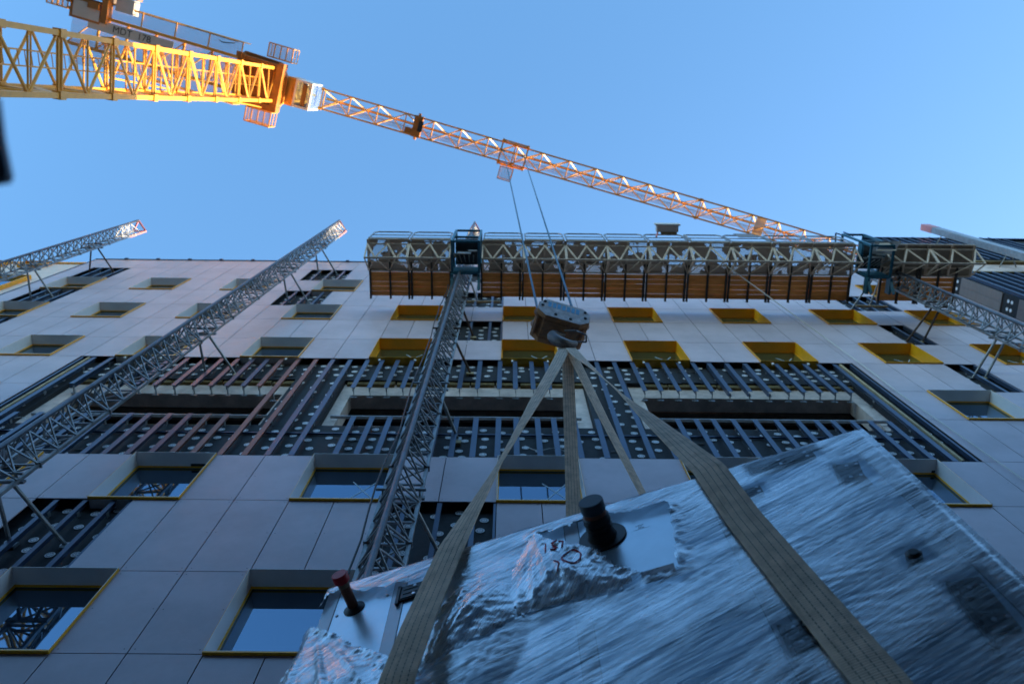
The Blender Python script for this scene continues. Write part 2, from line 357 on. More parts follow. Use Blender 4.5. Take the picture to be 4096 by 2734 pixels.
# backing wall (dark cavity behind panel joints) with holes left at windows and ribbon openings
OPEN = [(-7.75, -4.05, 12.34, 13.80), (-2.82, 1.14, 12.34, 13.80), (2.45, 6.23, 12.34, 13.80)]
bk = MB(); YB = 4.93
xs = sorted(set([GX0, GX1]+[a for x in WL for a in (x, x+WW)]+[BAND[0], BAND[1]]))
for a, b in zip(xs[:-1], xs[1:]):
    iswin = any(abs(a-x) < .01 for x in WL) or any(x < (a+b)/2 < x+WW for x in WL)
    zs = [-1.6]+[z for r in RZ for z in r]+[ROOF]
    for c, d in zip(zs[:-1], zs[1:]):
        inb = a >= BAND[0]-.01 and b <= BAND[1]+.01
        if inb and c > 10.6 and d < 15.4: continue
        if iswin and any(abs(c-r[0]) < .01 for r in RZ) : continue
        bk.box(a, b, YB, YB+.3, c, d)
bk.build('wall_core', 'membrane', bld)
# band: upper and lower insulation, piers, concrete frame
ins = MB()
def wob(x0, x1, z0, z1, y, step=.35):
    n = max(1, int((x1-x0)/step)); last = x0
    for i in range(n):
        a = x0+(x1-x0)*i/n; b = x0+(x1-x0)*(i+1)/n
        ins.box(a, b, y+random.uniform(-.006, .006), YB+.3, z0+random.uniform(-.03, .03), z1)
wob(BAND[0], BAND[1], 14.38, 15.3, YB)
wob(BAND[0], BAND[1], 10.68, 12.12, YB)
for a, b in ((BAND[0], -8.0), (-3.95, -3.02), (1.42, 2.22), (6.45, BAND[1])): ins.box(a, b, YB, YB+.3, 12.1, 14.4)
insul = ins.build('insulation', 'membrane', bld)
wl = MB()
for x in [BAND[0]+.35+i*.46 for i in range(32)]:
    if not any(a-.1 < x < b for a, b in ((-3.9, -3.2), (1.45, 2.1))): wl.box(x, x+.44+random.uniform(-.02, 0), YB+.02+random.uniform(0, .02), YB+.27, 14.26+random.uniform(-.02, .03), 14.40)
for a, b in ((-6.2, -3.9), (-7.7, -6.9)): wl.box(a, b, YB+.03, YB+.2, 12.12, 12.2)
wl.build('mineral_wool', 'wool', bld)
cf = MB(); YC = 5.02
for a, b, c, d in OPEN:
    L0, L1 = a-.27, b+.27
    cf.box(L0, L1, YC, YC+.26, d, d+.66); cf.box(L0, a, YC, YC+.26, c, d-.003); cf.box(b, L1, YC, YC+.26, c, d-.003); cf.box(L0, L1, YC, YC+.26, c-.28, c-.003)
cf.build('concrete_frame', 'concrete', bld)
sf = MB(); rm = MB(); lt = MB()
for a, b, c, d in OPEN:
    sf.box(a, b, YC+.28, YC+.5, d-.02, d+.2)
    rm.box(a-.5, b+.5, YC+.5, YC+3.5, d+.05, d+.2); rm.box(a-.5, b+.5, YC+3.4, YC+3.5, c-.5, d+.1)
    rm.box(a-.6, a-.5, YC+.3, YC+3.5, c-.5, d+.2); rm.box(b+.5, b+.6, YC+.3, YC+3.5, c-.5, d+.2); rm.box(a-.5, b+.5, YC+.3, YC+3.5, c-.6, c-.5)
    lt.bar((a-.1, YC-.06, 12.36+.22), (b+.1, YC-.06, 12.36+.22), .05, .02)
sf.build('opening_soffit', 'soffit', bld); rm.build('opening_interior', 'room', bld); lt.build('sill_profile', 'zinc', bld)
wr_ = MB(); wr_.path([Vector((.28+.05*i, YB-.05, 11.28-.02*i-.10*math.sin(i*.5))) for i in range(13)], .006, 5); wr_.path([Vector((-7.9+.05*i, YB-.05, 12.2+.05*math.sin(i*.9))) for i in range(16)], .006, 5); wr_.build('loose_wire', 'tipw', bld)
# insulation fixing discs: one mesh shared by all copies
dm = MB()
n = 24
for i in range(12):
    t0, t1 = 2*math.pi*i/12, 2*math.pi*(i+.55)/12
    dm.poly([(math.cos(t)*r, -.004, math.sin(t)*r) for t, r in ((t0, .026), (t1, .026), (t1, .046), (t0, .046))])
for i in range(n):
    a, b = 2*math.pi*i/n, 2*math.pi*(i+1)/n
    dm.poly([(math.cos(t)*r, -.006, math.sin(t)*r) for t, r in ((a, .044), (b, .044), (b, .056), (a, .056))])
    dm.poly([(math.cos(t)*r, -.006, math.sin(t)*r) for t, r in ((a, .006), (b, .006), (b, .027), (a, .027))])
dpos = []
def discs(x0, x1, z0, z1, dx=.29, dz=.33):
    nx = max(1, round((x1-x0)/dx)); nz = max(1, round((z1-z0)/dz))
    for i in range(nx):
        for j in range(nz):
            dpos.append((x0+(i+.5)*(x1-x0)/nx+random.uniform(-.06, .06), z0+(j+.5+(.28 if i % 2 else -.2)*.6)*(z1-z0)/nz+random.uniform(-.06, .06)))
discs(BAND[0], BAND[1], 14.45, 15.3); discs(BAND[0], BAND[1], 10.75, 12.05)
for a, b in ((BAND[0], -8.0), (-3.95, -3.02), (1.42, 2.22), (6.45, BAND[1])): discs(a, b, 12.1, 14.4)
for p in PATCH: discs(*p)
dpos = [(x, z) for x, z in dpos if z > 5]
dpos.sort(key=lambda p: (p[1]**2+p[0]**2+D*D))
d0 = None; rest = MB()
for i, (x, z) in enumerate(dpos):
    vis = abs(x) < .62*z+1
    if i < 98 and vis:
        if d0 is None:
            d0 = dm.build('fixing_disc', 'disc', insul, origin=(0, 0, 0)); d0.location = (x, YB-.008, z); d0.matrix_parent_inverse = parent_world(insul).inverted()
        else: inst(d0, 'fixing_disc', (x, YB-.008, z), insul)
    else:
        b = len(rest.v); rest.v += [(v[0]+x, v[1]+YB-.008, v[2]+z) for v in dm.v]; rest.f += [tuple(q+b for q in f) for f in dm.f]
tag(rest.build('fixing_discs', 'disc', insul), kind='stuff')
for k in range(26):
    tp_ = MB()
    x = random.uniform(BAND[0]+.3, BAND[1]-.6); z = random.choice((random.uniform(10.8, 12.0), random.uniform(14.5, 15.2)))
    wq = random.uniform(.12, .45); tp_.poly([(x, YB-.012, z), (x+wq, YB-.02, z+random.uniform(-.02, .02)), (x+wq, YB-.012, z+.05), (x, YB-.012, z+.06)]); tp_.build('loose_membrane_edge', 'bearer', bld)
# cladding rails
def rail(x, z0, z1, m='rail', wd=.085, brk=True, shape='T'):
    r = MB()
    r.box(x-wd/2, x+wd/2, 4.808, 4.812, z0, z1)
    if shape == 'T': r.box(x-.003, x+.003, 4.812, 4.89, z0, z1)
    else: r.box(x-wd/2, x-wd/2+.004, 4.812, 4.90, z0, z1); r.box(x-wd/2+.004, x+wd/2-.01, 4.896, 4.90, z0, z1)
    o = r.build('rail', m, bld)
    if brk:
        zz = z0+.06
        while zz < z1:
            b = MB(); b.box(x+.006, x+.012, 4.86, 5.0, zz-.05, zz+.01); b.box(x-.05, x+.06, 4.995, 5.001, zz-.06, zz-.01)
            b.tube((x-.03, 4.985, zz-.035), (x-.03, 5.0, zz-.035), .012, 6)
            b.build('bracket', 'zinc', o); zz += 1.35
    return o
for x in (-7.75, -7.35, -6.95, -6.6): rail(x, 13.7, 15.27, shape='L')
for x, m in ((-6.27, 'rail_plum'), (-5.93, 'rail_plum'), (-5.59, 'rail_plum'), (-5.28, 'rail_plum'), (-4.99, 'rail_plum'), (-4.7, 'rail_plum'), (-4.42, 'rail_brown')): rail(x, 13.65, 15.27, m)  # rail colour varies along the band: plum, then red brown
for x in (-7.9, -7.5, -7.1, -6.75, -6.4, -6.05): rail(x, 10.7, 12.3, 'rail')
for x, m in ((-5.75, 'rail_plum'), (-5.42, 'rail_plum'), (-5.1, 'rail_plum'), (-4.8, 'rail_brown'), (-4.5, 'rail_brown')): rail(x, 10.7, 12.3, m)
for x, m in ((-4.1, 'rail_brown'), (-3.75, 'rail_brown'), (-3.42, 'rail_plum'), (-3.08, 'rail'), (1.75, 'rail'), (2.1, 'rail')): rail(x, 10.7, 15.27, m)
for x in (-2.74, -2.45, -2.15, -1.86, -1.5, -.85, -.53, -.14, .15, .47, .76, 1.1): rail(x, 13.62, 15.27)
for x in (2.45, 2.74, 3.06, 3.36, 3.65, 3.97, 4.32, 4.68, 5.02, 5.29, 5.58, 5.85, 6.13): rail(x, 13.6, 15.27, shape='L' if x in (3.97, 4.32, 4.68) else 'T')
for x in (-2.46, -2.16, -1.87, -1.5, -1.1, -.8, -.49, -.13, .15, .49, .75, 1.08, 1.45): rail(x, 10.7, 12.22)
for x in (2.45, 2.75, 3.05, 3.33, 3.65, 4.0, 4.34, 4.69, 4.99, 5.26, 5.57, 5.86, 6.16): rail(x, 10.7, 12.24)
for x in (-8.1, 6.45): rail(x, 10.7, 15.27)
rail(-8.33, 10.7, 15.27, wd=.04, brk=False); rail(6.77, 10.7, 15.27, wd=.04, brk=False)
for (a, b, c, d) in PATCH:
    if c < 5: continue
    n = 3 if b-a > 1 else 1
    for i in range(n): rail(a+(b-a)*(i+.75)/(n+.4), c+.01, d-.01, wd=.06)
    rail(b-.02, c, d, wd=.03, brk=False)
cr = MB()
cr.bar((BAND[0]+.1, 4.9, 11.72), (BAND[1]-.1, 4.9, 11.72), .03, .025)
cr.build('cross_rail', 'rail', bld)
for x in (-8.2, 6.56): bt = MB(); bt.box(x-.02, x+.02, 4.80, 4.86, 10.72, 15.25); bt.build('timber_batten', 'batten', bld)
for a_, b_ in (((-1.1, 4.83, 20.35), (-.2, 4.83, 20.37)), ((8.9, 4.80, 20.2), (9.7, 4.80, 20.15))): bt = MB(); bt.bar(a_, b_, .06, .03); bt.build('timber_batten', 'batten', bld)
for x, z in ((-5.05, 14.5), (-.75, 11.4), (-.7, 14.7), (-.75, 17.2), (9.1, 14.7), (9.1, 17.2), (-.72, 8.0)): bt = MB(); bt.box(x-.08, x+.06, 4.87, 4.925, z-.05, z+.05); bt.build('packing_block', 'batten', bld)
# window units: casing (with reveal), dark frame and pane as sub-parts
def window_proto(kind):
    c = MB(); W, H = WW, 1.36; P = .036; T = .006; R = .195; R2 = .012
    # casing: thin sheet lining, proud of the facade by P
    for x0, x1, z0, z1 in ((0, T, 0, H), (W-T, W, 0, H), (T, W-T, 0, T), (T, W-T, H-T, H)): c.box(x0, x1, -P, R, z0, z1)
    o = c.build('window', 'yellow' if kind == 'yellow' else 'reveal')
    subs = []
    e = MB()        # yellow outer skin of the casing and the bead round the glazing
    if kind != 'yellow':
        e.box(W+.001, W+.004, -P-.001, -.002, -.004, H); e.box(-.004, -.001, -P-.001, -.002, -.004, H)
        e.box(-.004, W+.004, -P-.001, -.002, -.02, -.003)
        for x0, x1, z0, z1 in ((T, T+.014, T, H-T), (W-T-.014, W-T, T, H-T), (T+.014, W-T-.014, T, T+.014), (T+.014, W-T-.014, H-T-.014, H-T)): e.box(x0, x1, R-.02, R+.002, z0, z1)
        subs.append(('edge_trim', 'yellow', e))
    fr = MB(); i = .02
    for x0, x1, z0, z1 in ((0, i, 0, H), (W-i, W, 0, H), (i, W-i, 0, i), (i, W-i, H-i, H)): fr.box(x0, x1, R+.003, R+R2+.04, z0, z1)
    subs.append(('frame', 'dark_reveal' if kind != 'yellow' else 'yellow', fr))
    pa = MB(); pa.box(i, W-i, R+R2, R+R2+.02, i, H-i); subs.append(('pane', 'yellow_pane' if kind == 'yellow' else 'pane', pa))
    tp = MB()
    for a, b in (((.62, .40), (.95, .95)), ((.62, .95), (.98, .42))):
        tp.bar((a[0], R+R2-.003, a[1]), (b[0], R+R2-.003, b[1]), .016, .002, up=(0, 1, 0))
    return o, subs, tp
protos = {}
def window(x, z, kind, cross):
    if kind not in protos:
        o, subs, tp = window_proto(kind); protos[kind] = (o.data, [(n, MB.build(m_, n, mt)) for n, mt, m_ in subs], tp.build('tape_cross', 'tape'))
        for n, q in protos[kind][1]+[('t', protos[kind][2])]: bpy.data.objects.remove(q) if False else C.objects.unlink(q)
        C.objects.unlink(o)
    data, subs, tp = protos[kind]
    o = bpy.data.objects.new('window', data); C.objects.link(o); o.location = (x, D, z); o.parent = bld; o.matrix_parent_inverse = parent_world(bld).inverted()
    for n, q in subs+([('tape_cross', tp)] if cross else []):
        s = bpy.data.objects.new(n, q.data); C.objects.link(s); s.location = (x, D, z); s.parent = o; s.matrix_parent_inverse = parent_world(o).inverted()
for r, (z0, z1) in enumerate(RZ):
    for i, x in enumerate(WL):
        if r == 4 and BAND[0]-1 < x < BAND[1]: continue
        if r == 4 and x < -9: pass
        kind = 'yellow' if r >= 5 and x > -3 else 'grey'
        window(x, z0, kind, cross=(r == 5 and kind == 'yellow') or (r == 3 and i in (4, 5)))
cp = MB(); cp.box(GX0-.03, GX1, D-.03, D+.5, ROOF, ROOF+.03)
for i in range(26): cp.box(GX0+.9+i, GX0+1.0+i, D-.06, D-.031, ROOF-.03, ROOF+.06)
cp.build('roof_coping', 'rail', bld)
sd_ = MB(); sd_.box(GX0-.05, GX0-.0, D+.05, D+14, -1.6, ROOF-.01); sd_.box(GX0-.02, GX1, D+.5, D+14, ROOF-.4, ROOF-.01); sd_.box(GX0-.05, GX0-.002, D-.01, D+.049, -1.6, ROOF-.01)
sd_.box(GX0, GX1, D+13.9, D+14, -1.6, ROOF-.4)
sd_.build('side_wall', 'navy', bld)
for x in WL[1:8]:
    for dx in (.2, .9):
        if BAND[0] < x < BAND[1]: cl = MB(); cl.box(x+dx, x+dx+.035, 4.79, 4.82, 15.19, 15.27); cl.build('clip', 'tipw', bld)
# ------------------------------------------------------------------ projecting bay at the right
bay = empty('projecting_bay', (12.3, 4.2, -1.6), 'brown and black projecting bay with steel rails at the right edge, partly unclad', 'building')
YF = 4.21; X0 = 12.3; TOP = 28.1
b = MB(); b.box(X0, X0+60, YF+.12, D+10, 22.1, 23.9); b.build('concrete_band', 'concrete', bay)  # unseen length beyond the frame added to block the low sun
b = MB(); b.box(X0+.02, X0+60, YF+.08, D+10, 23.903, TOP-.15); b.box(X0+.02, X0+60, YF+.1, D+10, -1.6, 22.097); b.build('insulation', 'membrane', bay)
b = MB(); b.box(X0+.1, X0+14, YF+.03, YF+.13, 23.7, 23.9); b.box(X0+.1, X0+14, YF+.03, YF+.12, 22.1, 22.2); b.build('mineral_wool', 'wool', bay)
b = MB()
z = 21.65
for z0, z1 in ((19.7, 21.6), (14.0, 19.0), (7.0, 13.2), (-1.6, 6.2)):
    for y0, y1 in ((YF+.1, YF+.33), (YF+.335, D-.01)): b.box(X0-.012, X0+.018, y0, y1, z0, z1)
b.build('side_cladding', 'brown', bay)
def bayrail(x, z0, z1, r_):
    r_.box(x-.03, x+.03, YF, YF+.004, z0, z1); r_.box(x-.003, x+.003, YF+.004, YF+.1, z0, z1)
for i in range(16):
    r_ = MB(); bayrail(X0+.3+i*.3, 24.0, TOP+random.uniform(-.03, .25), r_); r_.build('rail', 'rail', bay)
    r_ = MB(); bayrail(X0+.1+i*.31, 12.0, 22.0, r_); r_.build('rail', 'rail', bay)
b = MB()
for i in range(14):
    for j in range(22):
        x, z = X0+.25+i*.31, 12.5+j*.42+random.uniform(-.08, .08); bb = len(b.v)
        b.v += [(v[0]+x, v[1]+YF+.095, v[2]+z) for v in dm.v]; b.f += [tuple(q+bb for q in f) for f in dm.f]
for z in (21.8, 19.3, 19.45): 
    for y in (YF+.25, YF+.45): b.lathe((X0+.015, y, z), (-1, 0, 0), [(0, .045), (.006, .045)], 16)
tag(b.build('fixing_discs', 'disc', bay), kind='stuff')
b = MB(); b.box(X0-.05, X0+14, YF-.02, YF+.3, TOP-.14, TOP-.1); b.build('roof_edge', 'rail', bay)
# ------------------------------------------------------------------ set-back neighbour at the far left
nb = empty('neighbour_building', (-20, 5.5, -1.6), 'pale neighbouring building with yellow roof edge and yellow window boxes at left edge', 'building')
b = MB()
for i in range(60):
    z1 = 28.3-i*.5
    if z1 < -1: break
    b.box(-90, GX0-.06, 5.5+.0, 5.75, z1-.49, z1)  # unseen stretch to the left lengthened to keep low sun out
b.build('siding', 'siding', nb)
b = MB(); b.box(-90, GX0-.06, 5.62, 14, -1.6, 28.3); b.build('wall_core', 'membrane', nb)
b = MB(); b.box(-90, GX0-.06, 5.44, 5.9, 28.31, 28.42); b.build('roof_edge', 'yellow', nb)
for (x, z0, z1, wd) in [(-16.9+i*-1.5, 27.6, 28.2, .9) for i in range(5)]+[(-16.7-i*2.6, 23.9, 25.76, 1.35) for i in range(4)]+[(-16.7-i*2.6, 20.9, 22.7, 1.35) for i in range(4)]:
    b = MB(); T = .03
    for x0, x1, a, c in ((x, x+T, z0, z1), (x+wd-T, x+wd, z0, z1), (x+T, x+wd-T, z0, z0+T), (x+T, x+wd-T, z1-T, z1)): b.box(x0, x1, 5.36, 5.499, a, c)
    wv = b.build('window', 'yellow', nb); b = MB(); b.box(x+T, x+wd-T, 5.47, 5.495, z0+T, z1-T); b.build('pane', 'yellow_pane', wv)
# ------------------------------------------------------------------ unseen block added behind the viewer to cut sky light on the lower facade
ob = empty('sky_screen_block', (0, -7.5, -1.6), 'unseen dark block added behind the viewer to screen sky light from the facade', 'building')
b = MB(); b.box(-60, 60, -24, -7.5, -1.6, 14.5); b.build('wall', 'brick', ob)
b = MB()
for i in range(40):
    for k in range(4): b.box(-59+i*3, -57.8+i*3, -7.52, -7.495, .5+k*2.9, 2.1+k*2.9)
b.build('window_band', 'dark_reveal', ob)
b = MB(); b.box(-60.2, 60.2, -24.2, -7.3, 14.502, 14.7); b.build('roof', 'zinc', ob)
# ------------------------------------------------------------------ climbing masts
def mast(x0, ztop, label, ties, red=True, zlo=-1.6):
    t = empty('climbing_mast', (x0, 3.95, -1.6), label, 'mast', 'lattice climbing masts standing along the facade')
    YR, YFt, h = 4.07, 3.715, .205; dz = .43
    f = MB(); f.tube((x0, YFt, zlo), (x0, YFt, ztop), .032, 10); f.build('front_tube', 'mast_dark', t, smooth=False)
    for s in (-1, 1):
        c = MB(); c.bar((x0+s*h, YR, zlo), (x0+s*h, YR, ztop), .04, .04); c.build('chord', 'mast', t)
    l = MB(); lt_ = MB(); k = 0; z = zlo
    while z+dz < ztop:
        q = lt_ if z > ztop-1.6 and red else l
        for s in (-1, 1):
            a = Vector((x0+s*h, YR-.02, z)); m_ = Vector((x0+s*.02, YFt+.02, z+dz*.5)); e = Vector((x0+s*h, YR-.02, z+dz))
            q.bar(a, m_, .018, .022); q.bar(m_, e, .018, .022)
            q.bar((x0+s*h, YR-.03, z+.03), (x0+s*.02, YFt+.03, z+.03), .014, .014)
        q.bar((x0-h, YR, z), (x0+h, YR, z), .02, .028)
        q.bar((x0-h*(1 if k % 2 else -1), YR+.005, z), (x0+h*(1 if k % 2 else -1), YR+.005, z+dz), .018, .018)
        if k % 4 == 0: q.box(x0-h-.035, x0-h+.035, YR-.035, YR+.035, z-.012, z+.012); q.box(x0+h-.035, x0+h+.035, YR-.035, YR+.035, z-.012, z+.012); q.lathe((x0, YFt, z-.012), (0, 0, 1), [(0, .055), (.024, .055)], 10)
        z += dz; k += 1
    l.build('lattice', 'mast', t)
    if red:
        lt_.build('top_lattice', 'tipw', t)
        e = MB(); e.bar((x0+h+.002, YR, ztop-1.2), (x0+h+.002, YR, ztop+.004), .046, .046); e.bar((x0-h, YR, ztop), (x0+h, YR, ztop), .045); e.bar((x0-h, YR, ztop), (x0, YFt, ztop), .045); e.bar((x0+h, YR, ztop), (x0, YFt, ztop), .045)
        e.build('red_tip', 'tip', t)
    for z, a, bb in ties:
        e = MB()
        e.tube((x0-.09, YR+.03, z), (a, D+.14, z-.02), .024, 8); e.tube((x0+.09, YR+.03, z), (bb, D+.14, z+.02), .024, 8)
        e.box(x0-.25, x0+.25, YR+.02, YR+.05, z-.03, z+.03); e.box(x0-.27, x0+.27, YR-.10, YR-.07, z-.05, z-.03)
        for q in (x0-.2, x0+.2): e.tube((q, YR-.09, z-.04), (q, YR+.05, z-.04), .012, 6)
        for q in (a, bb): e.box(q-.05, q+.05, D+.1, D+.13, z-.06, z+.06)
        e.build('wall_tie', 'rust' if random.random() < .35 else 'mast', t)
    return t
mast(-12.15, 26.75, 'lattice mast at the far left edge of the facade, tip painted red and white', [(23.7, -12.4, -11.62), (20.4, -12.25, -11.65), (17.0, -12.3, -11.7), (8.3, -12.4, -11.6)])
mast(-5.66, 27.25, 'long lattice mast crossing the left half diagonally, red and white tip above the roof', [(24.0, -5.68, -5.12), (20.42, -5.66, -5.14), (14.54, -5.66, -5.1), (8.35, -5.68, -5.06), (2.5, -5.7, -5.1)])
mast(-1.135, 27.2, 'steep lattice mast beside the slings, carrying the blue drive unit of the work platform', [(20.56, -1.45, -.76), (17.27, -1.45, -.74), (14.7, -1.45, -.68), (11.57, -1.45, -.74), (8.04, -1.45, -.68), (2.5, -1.45, -.7)])
mast(9.38, 20.4, 'lattice mast at right that ends at the right drive unit of the platform', [(20.3, 8.82, 9.28), (17.26, 8.8, 9.2), (14.8, 8.93, 9.2), (8.3, 9.0, 9.6)], red=False)
t = empty('roof_mast', (14.55, 3.9, -1.6), 'plain grey box column with a red tip at the upper right edge', 'mast')
b = MB(); b.box(14.4, 14.68, 3.78, 3.98, -1.6, 27.6); b.build('column', 'zinc', t)
b = MB(); b.box(14.395, 14.685, 3.775, 3.985, 27.6, 28.35); b.build('red_tip', 'tip', t)
for z in (27.0, 23.3):
    b = MB(); b.tube((14.45, 3.98, z), (14.3, YF+.13, z), .02); b.tube((14.6, 3.98, z), (14.8, YF+.13, z), .02); b.build('wall_tie', 'mast', t)
# ------------------------------------------------------------------ work platform
ZP = 19.3
wp = empty('work_platform', (3.5, 3.8, ZP), 'long suspended work platform with orange timber planks and perforated deck along the facade', 'work platform')
def seg_range(a, b, L=1.02):
    n = max(1, round((b-a)/L)); return [(a+(b-a)*i/n, a+(b-a)*(i+1)/n) for i in range(n)]
secs = seg_range(-3.36, -1.36, 1.0)+seg_range(-.62, 8.28, .99)+seg_range(8.95, 11.15, 1.1)
YO, YI, YLc, ZL = 3.06, 3.82, 3.40, ZP-.62
for i, (a, b_) in enumerate(secs):
    s = MB(); m = (a+b_)/2; g_ = .012; a += g_; b_ -= g_
    for y in (YO, YI, 3.62): s.bar((a, y, ZP-.03), (b_, y, ZP-.03), .035, .05)
    s.bar((a, YLc, ZL), (b_, YLc, ZL), .04, .04); s.bar((a, YO+.1, ZP-.11), (b_, YO+.1, ZP-.11), .03, .03)
    q = (b_-a)/4
    for (x0, x1) in ((a, a+q), (m, a+q), (m, b_-q), (b_, b_-q)):
        s.bar((x0, YO+.1, ZP-.12), (x1, YLc, ZL), .034, .03); s.bar((x0, YI, ZP-.05), (x1, YLc, ZL), .018, .018)
    for x in (a, m, b_): s.bar((x, YO, ZP-.055), (x, YI, ZP-.055), .045, .04)
    for x in (a, b_): s.bar((x, YO+.1, ZP-.1), (x, YLc, ZL), .03, .03); s.bar((x, YI, ZP-.05), (x, YLc, ZL), .025, .025)
    s.build('truss_section', 'cream', wp)
    d_ = MB(); d_.poly([(a, YO+.02, ZP-.004), (b_, YO+.02, ZP-.004), (b_, YI, ZP-.004), (a, YI, ZP-.004)]); d_.build('deck_plate', 'deckmesh' if a < 8.5 else 'decksolid', wp)
    # stuff lying on the deck: boards and sheets seen dark through the perforations
    e = MB()
    for k in range(random.choice((0, 1, 1, 2))):
        x = random.uniform(a, b_-.35); wd = random.uniform(.15, .5); y = random.uniform(YO+.05, YI-.3); e.box(x, min(b_, x+wd), y, y+random.uniform(.1, .35), ZP+.002+k*.03, ZP+.028+k*.03)
    if e.v: e.build('deck_board', 'bearer', wp)
    # guard rail frame
    gr = MB(); y = YO-.02; h = 1.0
    if a < 8.2:
        pts = [(a+.02, y, ZP), (a+.02, y, ZP+h-.12), (a+.10, y, ZP+h), (b_-.10, y, ZP+h), (b_-.02, y, ZP+h-.12), (b_-.02, y, ZP)]
        gr.path(pts, .018, 8); gr.tube((a+.02, y, ZP+.5), (b_-.02, y, ZP+.5), .013, 6); gr.box(a+.03, b_-.03, y-.006, y+.006, ZP+.0, ZP+.14)
        gr.build('guard_rail', 'mast', wp)
    if abs(a-4.2) < .5 or abs(a-5.2) < .2:
        pass
for a, b_ in seg_range(-3.34, -1.34, 1.0)+seg_range(-.66, 8.3, .99)+seg_range(8.97, 10.85, .95):
    p = MB(); ys = 3.85; 
    gaps = [random.choice((.004, .004, .012, .016)) for _ in range(5)]
    wdt = (4.45-3.86)/5
    for k in range(5): p.box(a+.004, b_-.004, ys+k*wdt+gaps[k]/2, ys+(k+1)*wdt-gaps[k]/2, ZP-.03+random.uniform(-.003, .003), ZP+.0)
    p.build('timber_planks', 'wood', wp)
    for x in (a+.02, (a+b_)/2, b_-.05):
        q = MB(); q.box(x-.022, x+.022, 3.6, 4.5, ZP-.085, ZP-.035); q.tube((x, 4.48, ZP-.12), (x, 4.48, ZP-.03), .02, 8); q.build('bearer', 'bearer', wp)
def drive(x0, x1, canopy):
    d_ = MB(); y0, y1 = 2.98, 3.72; z0, z1 = ZP-.75, ZP+.95; t_ = .05
    for x in (x0, x1):
        for y in (y0, y1): d_.box(x-t_/2, x+t_/2, y-t_/2, y+t_/2, z0, z1)
    for z in (z0, ZP-.1, z1):
        for y in (y0, y1): d_.box(x0+t_/2, x1-t_/2, y-t_/2, y+t_/2, z-t_/2, z+t_/2)
        for x in (x0, x1): d_.box(x-t_/2, x+t_/2, y0+t_/2, y1-t_/2, z-t_/2, z+t_/2)
    for s in (x0, x1): d_.bar((s, y1, z0), (s, 4.05, z0-.3), .05); d_.box(s-.03, s+.03, 3.72, 4.1, z0-.1, z0+.1); d_.box(s-.025, s+.025, y0, y0+.35, ZP-.3, ZP-.12)
    d_.box(x0+.03, x1-.03, y1-.04, y1-.02, z0+.05, z0+.6)
    o = d_.build('drive_unit', 'teal', wp)
    m_ = MB(); cx = (x0+x1)/2
    m_.box(x0+.04, x1-.04, y0+.05, y0+.33, ZP-.1, ZP-.07)
    for s in (-1, 1):
        m_.lathe((cx+s*.15, 3.42, z0+.1), (0, 0, 1), [(0, .07), (.02, .1), (.35, .1), (.37, .06), (.5, .06)], 18)
        for k in range(8): m_.lathe((cx+s*.15, 3.42, z0+.14+k*.03), (0, 0, 1), [(0, .112), (.008, .112)], 18)
    m_.box(cx-.26, cx+.26, 3.3, 3.62, z0+.55, z0+.75); m_.tube((cx-.3, 3.36, z0+.3), (cx+.1, 3.36, z0+.3), .06, 12)
    m_.build('motor', 'motor', o)
    q = MB(); q.box(cx-.2, cx+.12, 3.27, 3.29, z0+.08, z0+.3); q.box(cx+.05, cx+.25, 3.24, 3.26, ZP-.5, ZP-.35)
    for k in range(5): q.tube((cx-.25+k*.11, 3.3, z0+.0), (cx-.2+k*.09, 3.55, z0+.5), .012, 6)
    q.build('gearbox_cover', 'zinc', o)
    if canopy:
        q = MB(); q.poly([(x0+.1, y0-.1, z0+.1), (x1+.2, y0-.1, z0+.1), (x1+.15, y0+.25, z0+.35), (x0+.15, y0+.25, z0+.35)]); q.prism([(x0+.1, y0+.1, z0-.05), (x1+.05, y0+.1, z0-.05), (x1-.1, y0-.08, z0+.12), (x0+.25, y0-.08, z0+.12)], (0, 0, .03)); q.build('canopy', 'white', o)
drive(-1.30, -.68, False); drive(8.36, 8.88, True)
b = MB(); b.tube((8.6, 3.0, ZP+.9), (8.6, 3.0, ZP+1.5), .02); b.bar((8.2, 2.95, ZP+1.0), (9.3, 3.3, ZP+1.0), .03); b.bar((8.2, 2.95, ZP+1.0), (8.3, 3.6, ZP+1.1), .03); b.bar((8.3, 3.5, ZP+1.05), (9.6, 3.6, ZP+1.0), .03)
b.build('end_gate', 'rail', wp)
fl = empty('floodlight', (4.0, 3.0, ZP+1.1), 'grey floodlight box clamped on the platform guard rail above the planks', 'floodlight')
b = MB(); b.box(3.72, 4.26, 2.80, 2.98, ZP+1.05, ZP+1.25); b.box(3.68, 4.30, 2.78, 2.82, ZP+1.04, ZP+1.27); b.build('housing', 'siding', fl)
b = MB(); b.box(3.84, 4.22, 2.985, 3.03, ZP+1.0, ZP+1.2); b.build('front_plate', 'wool', fl)
b = MB()
for x in (3.93, 4.12): b.lathe((x, 3.0, ZP+.995), (0, 0, -1), [(0, .03), (.01, .03)], 12)
b.build('socket', 'tipw', fl)
b = MB(); b.tube((3.75, 3.0, ZP+1.1), (3.65, 3.05, ZP+.7), .025); b.build('clamp', 'tip', fl)
